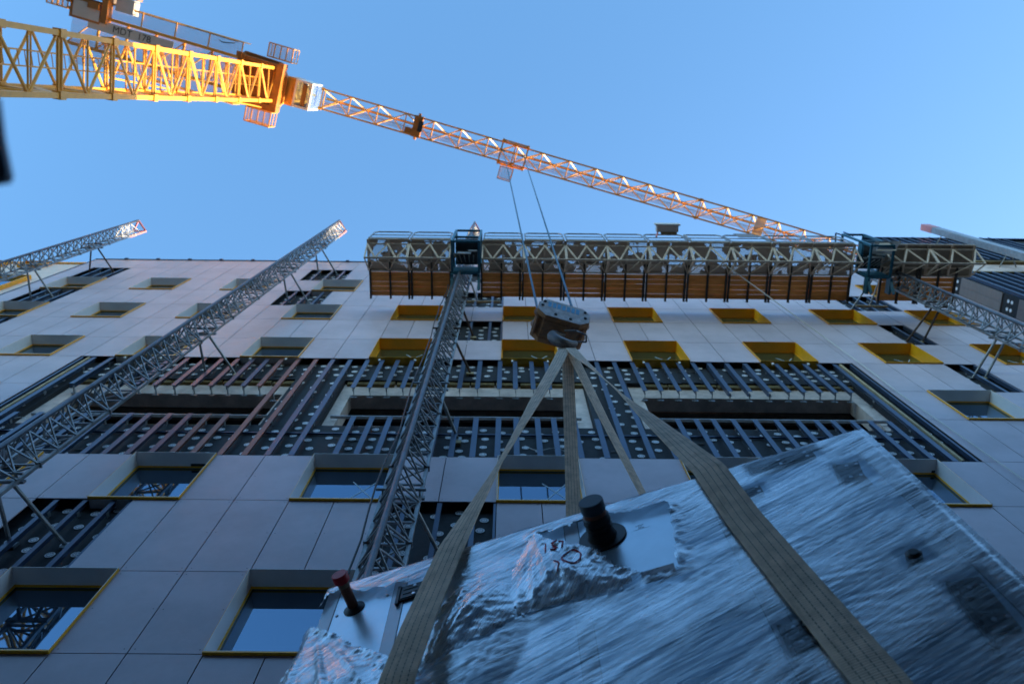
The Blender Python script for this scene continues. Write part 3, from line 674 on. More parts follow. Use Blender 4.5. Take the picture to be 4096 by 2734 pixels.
# sheet lying against the rail and cord hanging down
b = MB(); b.box(5.62, 6.1, 2.99, 3.0, ZP+.45, ZP+1.0); b.build('toe_sheet', 'brown', wp)
def nz0(i): return noise.noise(Vector((i*.7, 0, 0)))
def catenary(p, q, sag, n=24):
    p = Vector(p); q = Vector(q); return [p.lerp(q, i/n)+Vector((0, 0, -sag*4*(i/n)*(1-i/n))) for i in range(n+1)]
for k_, (p_, q_, sg_) in enumerate((((-1.6, 3.2, 19.9), (-3.2, 3.1, 19.6), .25), ((-.5, 3.15, 19.75), (3.2, 3.1, 19.7), .3), ((4.5, 3.1, 19.7), (8.2, 3.15, 19.8), .3))):
    hz_ = MB(); hz_.path(catenary(p_, q_, sg_), .012, 6); hz_.build('power_hose', 'motor', wp)
for x_, z0_, z1_ in ((-1.40, 2, 18.6), (9.1, 3, 18.6)):
    hz_ = MB(); hz_.path([Vector((x_+.02*math.sin(i*.9)+.03*nz0(i), 4.0+.02*math.sin(i*1.3), z1_+(z0_-z1_)*i/30)) for i in range(31)], .011, 6); hz_.build('trailing_cable', 'motor', wp)
cd = MB(); cd.path(catenary((4.38, 3.02, 20.25), (6.9, D-.05, 17.0), .12)+[Vector((6.93, D-.03, 15.0)), Vector((6.9, D-.03, 13.4)), Vector((7.0, D-.03, 10)), Vector((6.95, D-.03, 6.8))], .011, 6)
tag(cd.build('hanging_cord', 'cord'), 'thin pale cord hanging diagonally from the platform rail down the grey panels', 'cord')
# ------------------------------------------------------------------ tower crane
CR = empty('tower_crane', (-11.39, -.95, -1.6), 'yellow tower crane with lattice tower and long jib crossing the sky', 'crane')
cu = Vector((-.99, -.144, 0)).normalized(); cv = Vector((-.144*-1*-1, .99, 0)).normalized(); c1 = Vector((-10.59, -1.55, 0)); Wm = 1.42
corner = [c1, c1+cv*Wm, c1+cu*Wm+cv*Wm, c1+cu*Wm]
BAY = 2.66; ZT = 39.0
nb_ = int((ZT+1.6)/BAY)+1
z = ZT-nb_*BAY
for k in range(nb_):
    s = MB(); z1 = z+BAY
    for p in corner: s.bar((p.x, p.y, z+.01), (p.x, p.y, z1-.01), .13, .13, up=cu)
    for i in range(4):
        p, q = corner[i], corner[(i+1) % 4]; m_ = p.lerp(q, .5); zm = z+BAY*.5
        fl_ = (i == 0)
        A_, B_ = (p, q)
        s.tube(A_+Vector((0, 0, z+.08)), B_+Vector((0, 0, z+.08)), .035, 8); s.tube(A_+Vector((0, 0, z1-.08)), B_+Vector((0, 0, z1-.08)), .035, 8)
        s.tube(A_+Vector((0, 0, z+.1)), B_+Vector((0, 0, zm)), .04, 8); s.tube(B_+Vector((0, 0, zm)), A_+Vector((0, 0, z1-.1)), .04, 8)
        s.tube(A_+Vector((0, 0, zm)), B_+Vector((0, 0, zm)), .028, 6)
    for p in corner: s.bar((p.x, p.y, z-.13), (p.x, p.y, z+.13), .2, .2, up=cu)
    sec = s.build('tower_section', 'crane', CR)
    f = MB()
    for p in corner:
        f.lathe((p.x+.09, p.y, z-.1), (0, 0, 1), [(0, .045), (.2, .045)], 8)
    f.build('bolt', 'motor', sec)
    # ladder and rest platforms inside
    ld = MB(); cx = c1+cu*.75+cv*.7
    for s_ in (-.18, .18): ld.bar((cx.x+.1, cx.y+s_, z), (cx.x+.1, cx.y+s_, z1), .035)
    for r_ in range(9): ld.tube((cx.x+.1, cx.y-.18, z+r_*.3), (cx.x+.1, cx.y+.18, z+r_*.3), .013, 5)
    ld.build('ladder', 'crane', sec)
    if k % 2 == 0:
        pl = MB(); pts = [corner[0]+cu*.12+cv*.1, corner[0]+cu*.12+cv*.75, corner[3]-cu*.1+cv*.75, corner[3]-cu*.1+cv*.1]
        pl.poly([tuple(p+Vector((0, 0, z+.3))) for p in pts]); pl.build('rest_platform', 'cranemesh', sec)
    z = z1
cc = c1+cu*.71+cv*.71      # tower axis
JD = Vector((.9647, .2635, 0)).normalized(); JN = Vector((-JD.y, JD.x, 0))
def J(s, t, z): p = cc+JD*s+JN*t; return Vector((p.x, p.y, z))
def jbox(mb, s0, s1, t0, t1, z0, z1):
    A = Matrix(((JD.x, JN.x, 0, cc.x), (JD.y, JN.y, 0, cc.y), (0, 0, 1, 0), (0, 0, 0, 1))); mb.box(s0, s1, t0, t1, z0, z1, A)
s = MB()
s.prism([J(-1.1, -.95, 38.95), J(-.9, -1.15, 38.95), J(.75, -1.1, 38.95), J(1.15, -.5, 38.95), J(1.15, .6, 38.95), J(.8, 1.15, 38.95), J(-.9, 1.2, 38.95), J(-1.1, .9, 38.95)], (0, 0, .35))
jbox(s, .75, 1.05, -1.0, 1.05, 38.35, 38.95); jbox(s, -1.0, -.7, -1.0, 1.05, 38.35, 38.95); jbox(s, -.7, .75, -.98, -.8, 38.40, 38.95); jbox(s, -.7, .75, .85, 1.02, 38.40, 38.95)
s.lathe((cc.x, cc.y, 39.30), (0, 0, 1), [(0, .85), (.3, .85), (.3, .7), (.9, .7), (.9, .95), (1.2, .95)], 24)
for t_ in (-.95, .98):
    for s_ in (-.95, .95): jbox(s, s_-.12, s_+.12, t_-.12, t_+.12, 38.30, 39.00)
s.build('slewing_frame', 'crane_dark', CR)
s = MB(); s.bar(J(-4.2, 1.15, 33.2), J(.3, 1.05, 38.75), .06); s.build('cable_guide', 'crane', CR)
def cage(s0, t0, s1, t1, z, name='service_platform'):
    q = MB()
    for t_ in (t0, t1): q.bar(J(s0, t_, z), J(s1, t_, z), .05, .06)
    n = 4
    for i in range(n+1): x = s0+(s1-s0)*i/n; q.bar(J(x, t0, z-.01), J(x, t1, z-.01), .045, .05)
    for (a, b_) in ((s0, t0), (s0, t1), (s1, t0), (s1, t1)): q.tube(J(a, b_, z), J(a, b_, z+1.0), .022)
    for zz in (z+.5, z+1.0):
        for A_, B_ in (((s0, t0), (s1, t0)), ((s1, t0), (s1, t1)), ((s1, t1), (s0, t1)), ((s0, t1), (s0, t0))): q.tube(J(*A_, zz), J(*B_, zz), .02)
    o = q.build(name, 'crane', CR); m_ = MB(); m_.poly([J(s0, t0, z+.035), J(s1, t0, z+.035), J(s1, t1, z+.035), J(s0, t1, z+.035)]); m_.build('floor_mesh', 'cranemesh', o)
cage(.1, -1.8, 1.2, -1.2, 38.9); cage(-.4, 1.2, .75, 1.85, 38.9)
# cabin
cb = MB(); jbox(cb, 1.12, 1.55, -.60, .68, 39.25, 41.1); cb.build('cabin', 'crane', CR)
cab = CR.children[-1] if False else [o for o in C.objects if o.name == 'cabin'][0]
q = MB(); jbox(q, 1.555, 1.65, -.60, .66, 38.95, 41.05); jbox(q, 2.23, 2.33, -.58, .64, 38.95, 41.0); jbox(q, 1.651, 2.229, .55, .65, 38.95, 41.0); jbox(q, 1.651, 2.229, -.6, -.5, 38.95, 41.0); jbox(q, 1.7, 2.22, -.5, .55, 40.9, 40.98)
q.build('frame', 'white', cab)
q = MB(); jbox(q, 1.653, 1.91, -.498, .548, 38.96, 38.98); jbox(q, 2.333, 2.35, -.5, .55, 39.1, 40.9); jbox(q, 2.13, 2.228, -.498, .548, 38.96, 38.98); q.build('window', 'cab_glass', cab)
q = MB(); jbox(q, 1.912, 2.128, -.45, .50, 38.95, 38.98); q.build('floor_panel', 'crane_dark', cab)
q = MB()
for s_, t_ in ((.95, -.55), (.95, -.1), (.97, .45)): jbox(q, s_, s_+.18, t_, t_+.22, 39.0, 39.2)
jbox(q, 1.25, 1.4, -.3, .35, 39.2, 39.24); q.build('fitting', 'crane', cab)
# jib
ZJ = 40.0; ZJT = 41.05; JL = 35.5; PT = 1.345; j0 = 2.6
npan = int((JL-j0)/PT)
per = 7
for k0 in range(0, npan, per):
    s = MB()
    for k in range(k0, min(npan, k0+per)):
        a = j0+k*PT; b_ = a+PT; m_ = (a+b_)/2
        g0 = .02 if k == k0 else 0
        for t_ in (-.45, .45): s.bar(J(a+g0, t_, ZJ), J(b_, t_, ZJ), .075, .085)
        s.bar(J(a+g0, 0, ZJT), J(b_, 0, ZJT), .10, .10)
        s.tube(J(a, -.45, ZJ), J(a, .45, ZJ), .028)
        s.tube(J(a, -.45, ZJ+.03), J(m_, 0, ZJT), .034); s.tube(J(b_, -.45, ZJ+.03), J(m_, 0, ZJT), .028)
        s.tube(J(a, .45, ZJ+.03), J(m_, 0, ZJT), .028); s.tube(J(b_, .45, ZJ+.03), J(m_, 0, ZJT), .034)
        s.tube(J(a, .43, ZJ-.02), J(b_, -.43, ZJ-.02), .026)
    s.tube(J(j0+k0*PT+.12, -.45, ZJ), J(j0+k0*PT+.12, .45, ZJ), .03)
    for t_ in (-.45, .45): jbox(s, j0+k0*PT-.07, j0+k0*PT+.07, t_-.07, t_+.07, ZJ-.07, ZJ+.07)
    sec = s.build('jib_section', 'crane', CR)
    p_ = MB(); a = j0+k0*PT; b_ = min(JL, a+per*PT)
    p_.poly([J(a, .06, ZJ+.1), J(b_, .06, ZJ+.1), J(b_, .34, ZJ+.1), J(a, .34, ZJ+.1)]); p_.build('walkway', 'cranemesh', sec)
    p_ = MB(); p_.tube(J(a, .0, ZJ+.35), J(b_, 0, ZJ+.35), .012); p_.tube(J(a, -.1, ZJ+.32), J(b_, -.1, ZJ+.32), .012); p_.tube(J(a, .2, ZJ+.9), J(b_, .2, ZJ+.9), .012); p_.build('trolley_rope', 'rope', sec)
s = MB(); jbox(s, 7.05, 7.45, -.5, .5, ZJ-.1, ZJ+.5); jbox(s, 6.7, 7.04, .15, .42, ZJ-.05, ZJ+.3); s.tube(J(7.25, -.62, ZJ+.1), J(7.25, .62, ZJ+.1), .07, 12); s.build('trolley_winch', 'crane_dark', CR)
s = MB(); jbox(s, 7.3, 7.52, -.3, .2, ZJ-.16, ZJ-.105); s.build('winch_drum', 'motor', CR)
s = MB(); jbox(s, 24.4, 24.9, -.42, .42, ZJ+.12, ZJ+.16); s.build('name_plate', 'white', CR)
# trolley with its basket
TS = 12.0
for s_try in (0,): pass
s = MB()
for t_ in (-.56, .56): s.bar(J(TS-.62, t_, ZJ-.12), J(TS+.62, t_, ZJ-.12), .07, .1); s.bar(J(TS-.62, t_*.9, ZJ-.2), J(TS+.62, t_*.9, ZJ-.2), .03, .05)
for x in (-.62, .62): s.bar(J(TS+x, -.62, ZJ-.14), J(TS+x, .62, ZJ-.14), .07, .09); 
for x in (-.6, .6):
    for t_ in (-.52, .52): s.lathe(J(TS+x, t_-.03, ZJ-.05), tuple(JN), [(0, .09), (.06, .09)], 14)
s.build('trolley', 'crane', CR)
tr_ = [o for o in C.objects if o.name == 'trolley'][0]
s = MB()
for x in (-.5, .5): s.lathe(J(TS+x, -.1, ZJ-.22), tuple(JN), [(0, .13), (.03, .11), (.06, .13)], 18)
s.build('sheave', 'motor', tr_)
cageq = MB(); a, b_, t0, t1, zz = TS-.45, TS+.18, .62, 1.2, ZJ-.9
for t_ in (t0, t1): cageq.bar(J(a, t_, zz), J(b_, t_, zz), .04)
for x in (a, b_): cageq.bar(J(x, t0, zz), J(x, t1, zz), .04); cageq.bar(J(x, t0, zz), J(x, t0, ZJ-.1), .035); cageq.bar(J(x, t1, zz), J(x, t1, zz+.9), .03)
for t_ in (t0, t1): cageq.bar(J(a, t_, zz+.9), J(b_, t_, zz+.9), .03)
cageq.bar(J(b_, t1, zz+.9), J(b_, t0, zz+.9), .03); cageq.bar(J(a, t1, zz+.9), J(a, t0, zz+.9), .03)
bs = cageq.build('basket', 'crane', tr_)
m_ = MB(); m_.poly([J(a, t0, zz+.03), J(b_, t0, zz+.03), J(b_, t1, zz+.03), J(a, t1, zz+.03)]); m_.build('basket_floor', 'cranemesh', tr_)
# counter jib
s = MB()
for t_ in (-.75, .75): s.bar(J(-1.0, t_, ZJ), J(-9.3, t_, ZJ), .14, .28)
for k in range(6): s.bar(J(-1.4-k*1.3, -.68, ZJ), J(-1.4-k*1.3, .68, ZJ), .08, .12); s.tube(J(-1.4-k*1.3, -.68, ZJ), J(-2.7-k*1.3, .68, ZJ), .03)
jbox(s, -1.6, 1.6, -.5, .5, ZJ+.2, ZJ+2.4)
s.build('counter_jib', 'crane', CR)
s = MB()
for t0, t1 in ((-1.45, -.83), (.83, 1.4)): s.poly([J(-1.4, t0, ZJ+.1), J(-7.6, t0, ZJ+.1), J(-7.6, t1, ZJ+.1), J(-1.4, t1, ZJ+.1)])
s.poly([J(-1.2, -.68, ZJ+.12), J(-9.2, -.68, ZJ+.12), J(-9.2, .68, ZJ+.12), J(-1.2, .68, ZJ+.12)])
s.build('counter_jib_walkway', 'cranemesh', CR)
s = MB()
for t_, e0, e1 in ((-1.45, -1.4, -7.6), (1.4, -1.4, -7.6)):
    for zz in (.1, .6, 1.1): s.tube(J(e0, t_, ZJ+zz), J(e1, t_, ZJ+zz), .025)
    for k in range(5): x = e0+(e1-e0)*k/4; s.tube(J(x, t_, ZJ+.1), J(x, t_, ZJ+1.1), .025); s.bar(J(x, t_*.5, ZJ+.02), J(x, t_, ZJ+.05), .05)
s.build('counter_jib_railing', 'crane', CR)
s = MB()
for q in range(3): s.path([J(-1.8, -1.4, ZJ+.3+q*.1), J(-3.5, -1.42, ZJ+.1+q*.08), J(-5.2, -1.4, ZJ+.28+q*.1), J(-7.5, -1.41, ZJ+.1+q*.1)], .02)
s.path([J(-1.9, -1.3, ZJ+.4), J(-2.0, -1.25, ZJ-.05), J(-2.3, -1.2, ZJ-.1), J(-2.6, -1.25, ZJ+.3)], .025); s.build('power_cable', 'motor', CR)
s = MB(); jbox(s, -8.3, -4.4, -.60, -.14, ZJ-.24, ZJ-.21); s.build('sign_board', 'render_', CR)
sg = [o for o in C.objects if o.name == 'sign_board'][0]
def text(body, size, Mx, m, parent, name='lettering', ext=.004):
    cu_ = bpy.data.curves.new(name, 'FONT'); cu_.body = body; cu_.size = size; cu_.extrude = ext; cu_.align_x = 'CENTER'; cu_.align_y = 'CENTER'
    o = bpy.data.objects.new(name, cu_); C.objects.link(o); bpy.context.view_layer.update()
    dg = bpy.context.evaluated_depsgraph_get(); me = bpy.data.meshes.new_from_object(o.evaluated_get(dg)); C.objects.unlink(o); bpy.data.objects.remove(o)
    for v in me.vertices: v.co = Mx @ v.co
    me.materials.clear(); me.materials.append(MT[m])
    o = bpy.data.objects.new(name, me); C.objects.link(o); o.parent = parent; o.matrix_parent_inverse = parent_world(parent).inverted(); return o
sgn = Matrix(((JD.x, -JN.x, 0, 0), (JD.y, -JN.y, 0, 0), (0, 0, -1, 0), (0, 0, 0, 1)))
Mt = Matrix.Translation(J(-6.3, -.37, ZJ-.243)) @ sgn
text('MDT  178', .42, Mt, 'bearer', sg)
s = MB()
for k in range(3): jbox(s, -9.05+k*.42, -8.68+k*.42, -2.5, -1.45, ZJ-.6, ZJ+1.8)
s.build('counterweight', 'soffit', CR)
s = MB()
jbox(s, -9.2, -7.75, -1.38, -1.3, ZJ-.35, ZJ+.5); jbox(s, -9.15, -7.8, -1.3, -.4, ZJ-.3, ZJ-.22); jbox(s, -7.72, -7.45, -3.4, -.5, ZJ-.4, ZJ+.1); jbox(s, -9.3, -9.1, -3.4, -1.0, ZJ-.4, ZJ+.1)
jbox(s, -9.1, -7.72, -2.75, -2.55, ZJ-.4, ZJ+.1); s.bar(J(-8.8, -2.6, ZJ-.2), J(-8.5, -1.5, ZJ-.5), .12); jbox(s, -8.3, -7.8, -1.3, -1.0, ZJ-.5, ZJ-.3)
s.build('ballast_frame', 'crane_dark', CR)
s = MB(); jbox(s, -9.0, -7.8, -1.2, -.5, ZJ-.34, ZJ-.305); s.build('frame_underside', 'render_', CR)
cage(-10.3, -3.0, -9.35, -.7, ZJ-.1); cage(-7.4, -3.0, -6.6, -1.9, ZJ)
s = MB(); jbox(s, -7.3, -6.5, -1.85, -1.2, ZJ+.02, ZJ+.6); s.build('control_cabinet', 'siding', CR)
# ------------------------------------------------------------------ hoist ropes and hook block
HB = Vector((.655, 2.62, 9.85))
r1 = MB(); r1.tube((.42, 2.66, 10.12), J(TS-.5, -.07, ZJ-.3), .017, 6)
tag(r1.build('hoist_rope', 'rope'), 'left of the two blue-grey hoist ropes running from crane trolley to hook block', 'rope', 'hoist ropes above the hook block')
r1 = MB(); r1.tube((.87, 2.60, 10.08), J(TS+.5, -.07, ZJ-.3), .017, 6)
tag(r1.build('hoist_rope', 'rope'), 'right of the two blue-grey hoist ropes running from crane trolley to hook block', 'rope', 'hoist ropes above the hook block')
hk = empty('hook_block', tuple(HB), 'scuffed brown hook block with white side plate and seven blue marks hanging over the load', 'hook block')
AX = Vector((.95, .26, -.06)).normalized()          # long direction of the side plates
NY = Vector((-.05, -.95, -.30)); NY = (NY-AX*NY.dot(AX)).normalized(); UPH = AX.cross(NY)*-1
if UPH.z < 0: UPH = -UPH
def H(a, n_, u_): return HB+AX*a+NY*n_+UPH*u_
oct_ = [(-.33, .06), (-.24, .17), (.24, .17), (.33, .06), (.33, -.10), (.22, -.2), (-.22, -.2), (-.33, -.10)]
for n_, nm in ((.14, 'side_plate'), (-.2, 'side_plate')):
    b = MB(); b.prism([H(a, n_, u_) for a, u_ in oct_], NY*.066); pl = b.build(nm, 'hook_red', hk)
    if n_ > 0: b = MB(); b.prism([H(a*.985, n_+.066, u_*.98) for a, u_ in oct_], NY*.005); b.build('plate_face', 'hook_white', pl)
    if n_ > 0:
        for i in range(7):
            q = MB(); q.prism([H(-.215+i*.06+dx, n_+.071, uu) for dx, uu in ((0, .01), (.042, .01), (.042, .12), (0, .12))], NY*.002); q.build('blue_mark', 'hook_blue', pl)
        q = MB()
        for a, u_ in ((-.28, .0), (-.1, -.13), (.09, -.14), (.27, -.03), (-.26, .1), (.26, .1)): q.lathe(H(a, n_+.068, u_), tuple(NY), [(0, .02), (.014, .02), (.02, .012)], 8)
        q.build('bolt', 'motor', pl)
b = MB(); b.prism([H(a*1.01, .02, u_*1.03) for a, u_ in oct_], NY*.0001) if False else None
for a in (-.3, -.1, .1, .28): b.prism([H(a-.012, -.125, -.19), H(a+.012, -.125, -.19), H(a+.012, -.125, .15), H(a-.012, -.125, .15)], NY*.26)
b.prism([H(-.33, -.12, -.11), H(-.22, -.12, -.205), H(.22, -.12, -.205), H(.33, -.12, -.11), H(.3, -.12, -.07), H(-.3, -.12, -.07)], NY*.255)
b.build('housing', 'hook_red', hk)
b = MB()
for a in (-.2, .2): b.lathe(H(a, -.09, .0), tuple(NY), [(0, .16), (.02, .13), (.16, .13), (.18, .16)], 24)
b.build('sheave', 'hook_red', hk)
b = MB(); HK = H(.02, 0, -.2)
b.lathe(HK+Vector((0, 0, .05)), (0, 0, -1), [(0, .06), (.08, .065), (.1, .045), (.2, .04)], 16); b.build('swivel', 'steel', hk)
b = MB(); hc = HK+Vector((.03, 0, -.25)); pts = []
for i in range(43):
    t = math.radians(80+i*6.33); pts.append(hc+AX*math.cos(t)*.14+Vector((0, 0, math.sin(t)*.15)))
rad = [.04+.028*math.sin(math.pi*i/42) for i in range(43)]
for i in range(42): b.tube(pts[i], pts[i+1].lerp(pts[i], -.15), rad[i], 10, r2=rad[i+1])
b.build('hook', 'steel', hk, smooth=True)
b = MB(); b.path([hc+Vector((.02, -.08, .12)), hc+Vector((.16, -.10, .04)), hc+Vector((.27, -.06, -.02)), hc+Vector((.27, .02, -.03)), hc+Vector((.15, .03, .03))], .011, 8); b.build('safety_latch', 'steel', hk, smooth=True)
# ------------------------------------------------------------------ air handling unit (face coordinates: u right, v down, o outwards)
TLc = Vector((-.903, 2.414, 3.7)); FU = Vector((.94493, -.32727, 0)); FN = Vector((-.32727, -.94493, 0)); LEN = 2.793; DEP = 1.4; HT = 2.1
def Fp(u, v, o=0): return TLc+FU*u+Vector((0, 0, -v))+FN*o
def fbox(mb, u0, u1, v0, v1, o0, o1):
    A = Matrix(((FU.x, 0, FN.x, TLc.x), (FU.y, 0, FN.y, TLc.y), (0, -1, 0, TLc.z), (0, 0, 0, 1))); mb.box(u0, u1, v0, v1, o0, o1, A)
ah = empty('ventilation_unit', tuple(Fp(LEN/2, HT, -DEP/2)), 'large pale blue ventilation unit wrapped in plastic film, hanging at the bottom right', 'ventilation unit')
b = MB(); fbox(b, .05, LEN-.05, .04, HT-.04, -DEP+.03, -.025); b.build('casing', 'unit', ah)
fr = MB()
for u0, u1 in ((0, .066), (.378, .44), (1.262, 1.328), (1.965, 2.035), (2.70, LEN)): fbox(fr, u0, u1, .062, HT-.06, -.06, 0)
fbox(fr, 0, LEN, 0, .06, -.06, 0); fbox(fr, 0, LEN, HT-.06, HT, -.06, 0)
for u0 in (0, LEN-.06): fbox(fr, u0, u0+.06, 0, HT, -DEP, -DEP+.06); fbox(fr, u0, u0+.06, 0, .06, -DEP+.06, -.06); fbox(fr, u0, u0+.06, HT-.06, HT, -DEP+.06, -.06)
fbox(fr, .06, LEN-.06, 0, .06, -DEP, -DEP+.06); fbox(fr, .06, LEN-.06, HT-.06, HT, -DEP, -DEP+.06)
fr.build('frame', 'alu', ah)
for u0, u1 in ((.069, .375), (.443, 1.258), (1.332, 1.961), (2.039, 2.696)):
    p_ = MB(); fbox(p_, u0, u1, .064, HT-.064, -.024, -.003); p_.build('access_panel', 'unit', ah)
q = MB()
for u_, v_ in ((.09, .27), (.345, .22), (.345, 1.2), (.09, 1.2)): q.lathe(Fp(u_, v_, -.003), tuple(FN), [(0, .0085), (.003, .008), (.004, .004)], 14)
q.build('rivet', 'alu', ah)
gk = MB()
for u0 in (.0675, .3765, .4415, 1.260, 1.330, 1.963, 2.037, 2.698): fbox(gk, u0-.002, u0+.002, .064, HT-.064, -.02, -.0025)
gk.build('gasket', 'black', ah)
# pipe stubs
def stub(u, v, prof_pipe, prof_col, prof_cap, mats, tape=None):
    c = MB(); c.lathe(Fp(u, v, 0), tuple(FN), prof_pipe, 32); o = c.build('pipe', mats[0], ah, smooth=False)
    for p in o.data.polygons: p.use_smooth = len(p.vertices) == 4
    for nm, pr_, mt in (('collar', prof_col, mats[1]), ('cap', prof_cap, mats[2]))+((('tape_band', tape[0], tape[1]),) if tape else ()):
        c = MB(); c.lathe(Fp(u, v, 0), tuple(FN), pr_, 32); k = c.build(nm, mt, o)
        for p in k.data.polygons: p.use_smooth = len(p.vertices) == 4
        md = k.modifiers.new('edge', 'EDGE_SPLIT'); md.split_angle = math.radians(35)
stub(.178, .252, [(0, .026), (.17, .026)], [(-.004, .054), (.002, .054), (.004, .05), (.012, .034), (.016, .0275)], [(.155, .0355), (.159, .039), (.197, .039), (.2, .037)], ('copper', 'black', 'redcap'), ([(.128, .028), (.157, .0285)], 'tape_tan'))
c_prof = [(.006, .070), (.02, .066), (.05, .060), (.06, .065), (.075, .060), (.09, .066), (.105, .062), (.118, .063), (.124, .054)]
stub(1.44, .277, [(0, .052), (.17, .052)], [(-.002, .116), (.003, .116), (.006, .113), (.007, .072)]+c_prof[1:], [(.145, .055), (.15, .059), (.196, .059), (.2, .056)], ('copper', 'black', 'cap'), ([(.122, .0545), (.144, .0545)], 'copper'))
# hinges and latches
def hinge(u0, v0, L, wd, rot=0):
    h_ = MB(); ca, sa = math.cos(rot), math.sin(rot)
    def hb(a0, a1, b0, b1, o0, o1):
        P = [(a, b2, o) for a in (a0, a1) for b2 in (b0, b1) for o in (o0, o1)]; bb = len(h_.v)
        h_.v += [tuple(Fp(u0+a*ca-b2*sa, v0+a*sa+b2*ca, o)) for a, b2, o in P]
        for f in ((0, 1, 3, 2), (4, 6, 7, 5), (0, 4, 5, 1), (2, 3, 7, 6), (0, 2, 6, 4), (1, 5, 7, 3)): h_.f.append(tuple(bb+i for i in f))
    hb(0, L, 0, wd, 0, .010); hb(.01, L-.005, .008, wd-.008, .010, .014); hb(-.012, .004, .0, wd*1.25, .002, .018); hb(.02, L*.55, wd*.3, wd*.38, .014, .017); hb(.02, L*.55, wd*.6, wd*.68, .014, .017)
    o = h_.build('hinge', 'black', ah)
    for a, b2 in ((L*.45, wd*.2), (L*.45, wd*.8), (L*.88, wd*.2), (L*.88, wd*.8)):
        s_ = MB(); s_.lathe(Fp(u0+a*ca-b2*sa, v0+a*sa+b2*ca, .014), tuple(FN), [(0, .009), (.003, .008)], 12); s_.build('screw', 'screw', o)
hinge(.42, .205, .17, .115); hinge(2.22, .065, .3, .07); hinge(2.06, .25, .15, .07); hinge(2.56, .27, .1, .17, .2); hinge(2.58, 1.24, .1, .28, .08); hinge(1.99, 1.22, .09, .14)
q = MB(); q.lathe(Fp(2.55, 1.05, 0), tuple(FN), [(0, .03), (.02, .03), (.03, .018)], 16); q.build('latch_knob', 'black', ah)
q = MB(); fbox(q, 2.585, 2.63, .42, .52, .012, .016); q.build('warning_sticker', 'tape_tan', ah)
# paper labels with their printing
lb = MB(); fbox(lb, 1.566, 1.712, .64, .728, -.0028, -.0018); l1 = lb.build('paper_label', 'paper', ah)
lb = MB(); fbox(lb, 1.585, 1.67, .258, .298, -.0028, -.0022); l2 = lb.build('clear_label', 'unit', ah)
FT = Matrix(((FU.x, 0, FN.x, 0), (FU.y, 0, FN.y, 0), (0, 1, 0, 0), (0, 0, 0, 1)))
def ftext(body, size, u, v, m, par, o=.0003): return text(body, size, Matrix.Translation(Fp(u, v, o-.0018)) @ FT, m, par, ext=.0003)
for bd, u, v, sz in (('Model unit', 1.605, .655, .007), ('AHU-1', 1.60, .667, .007), ('Supply air 2040', 1.612, .679, .007), ('Pressure  350 Pa', 1.614, .690, .007), ('Article no', 1.604, .701, .007), ('Weight   1650', 1.612, .712, .007), ('Power 4 kW', 1.672, .676, .007), ('400V 3N 50Hz', 1.676, .687, .007), ('IP54', 1.668, .698, .007), ('2022', 1.64, .648, .006)): ftext(bd, sz, u, v, 'ink', l1)
for bd, u, v, sz in (('AUSTRITT', 1.622, .267, .009), ('OUT', 1.624, .279, .009), ('WATER', 1.626, .291, .009)): ftext(bd, sz, u, v, 'ink', l2)
# ------------------------------------------------------------------ plastic wrap
def inpoly(u, v, P):
    c = False; j = len(P)-1
    for i in range(len(P)):
        if (P[i][1] > v) != (P[j][1] > v) and u < (P[j][0]-P[i][0])*(v-P[i][1])/(P[j][1]-P[i][1])+P[i][0]: c = not c
        j = i
    return c
def dseg(u, v, a, b):
    ax, ay = a; bx, by = b; t = max(0, min(1, ((u-ax)*(bx-ax)+(v-ay)*(by-ay))/((bx-ax)**2+(by-ay)**2+1e-9))); return math.hypot(u-ax-t*(bx-ax), v-ay-t*(by-ay))
def dpoly(u, v, P): return min(dseg(u, v, P[i], P[(i+1) % len(P)]) for i in range(len(P)))
# the two places where the film has come away and the bare unit shows
H1 = [(.03, .10), (.09, .085), (.20, .16), (.353, .19), (.47, .20), (.60, .235), (.70, .26), (.75, .36), (.735, .50), (.62, .56), (.575, .70), (.56, 1.0), (.50, 1.05), (.464, .81), (.374, .719), (.30, .66), (.249, .61), (.16, .50), (.066, .417), (-.03, .34), (-.02, .2)]
H2 = [(1.12, .115), (1.20, .13), (1.30, .13), (1.36, .10), (1.50, .14), (1.62, .17), (1.77, .17), (1.785, .21), (1.775, .31), (1.76, .45), (1.739, .59), (1.72, .74), (1.66, .73), (1.60, .735), (1.545, .66), (1.482, .58), (1.38, .42), (1.26, .31), (1.17, .22)]
wr = MB(); wr.uv = []; du = .0115; nu = int((LEN+.34)/du); nv = int(HT/du); idx = {}
def nz(p): return noise.noise(Vector(p))
def wrap_off(u, v):
    a = math.radians(20+14*nz((u*.9, v*.9, 20))); s = u*math.cos(a)-v*math.sin(a); t = u*math.sin(a)+v*math.cos(a)
    k = .5+.8*abs(nz((u*2, v*2, 15)))
    o = .020+.002*nz((s*1.0, t*4, 1))+k*(.0017*(1-abs(nz((s*1.5, t*55, 4)))*2.2)**3+.0005*nz((s*2.0, t*85, 8)))+.0005*nz((s*30, t*34, 6))
    e1 = dpoly(u, v, H1); e2 = dpoly(u, v, H2); e = min(e1, e2)
    o += .012*math.exp(-(e/.045)**2)*(1+1.2*nz((u*18, v*18, 2)))+.004*math.exp(-(e/.14)**2)*nz((u*32, v*32, 21))
    flap = max(0, 1-((u-1.16)/.42)**2-((v-.45)/.36)**2); o += .012*flap
    fl2 = max(0, 1-((u-.83)/.24)**2-((v-.75)/.45)**2); o += .03*fl2
    cr_ = flap+fl2; o += .003*min(1, cr_*1.5)*nz((u*38, v*38, 12))
    if v > .55 and u < .6: q = min(1, (v-.55)/.4)*min(1, (.6-u)/.3); o += .05*q+.006*q*nz((u*30, v*30, 3))
    return max(.016, o)
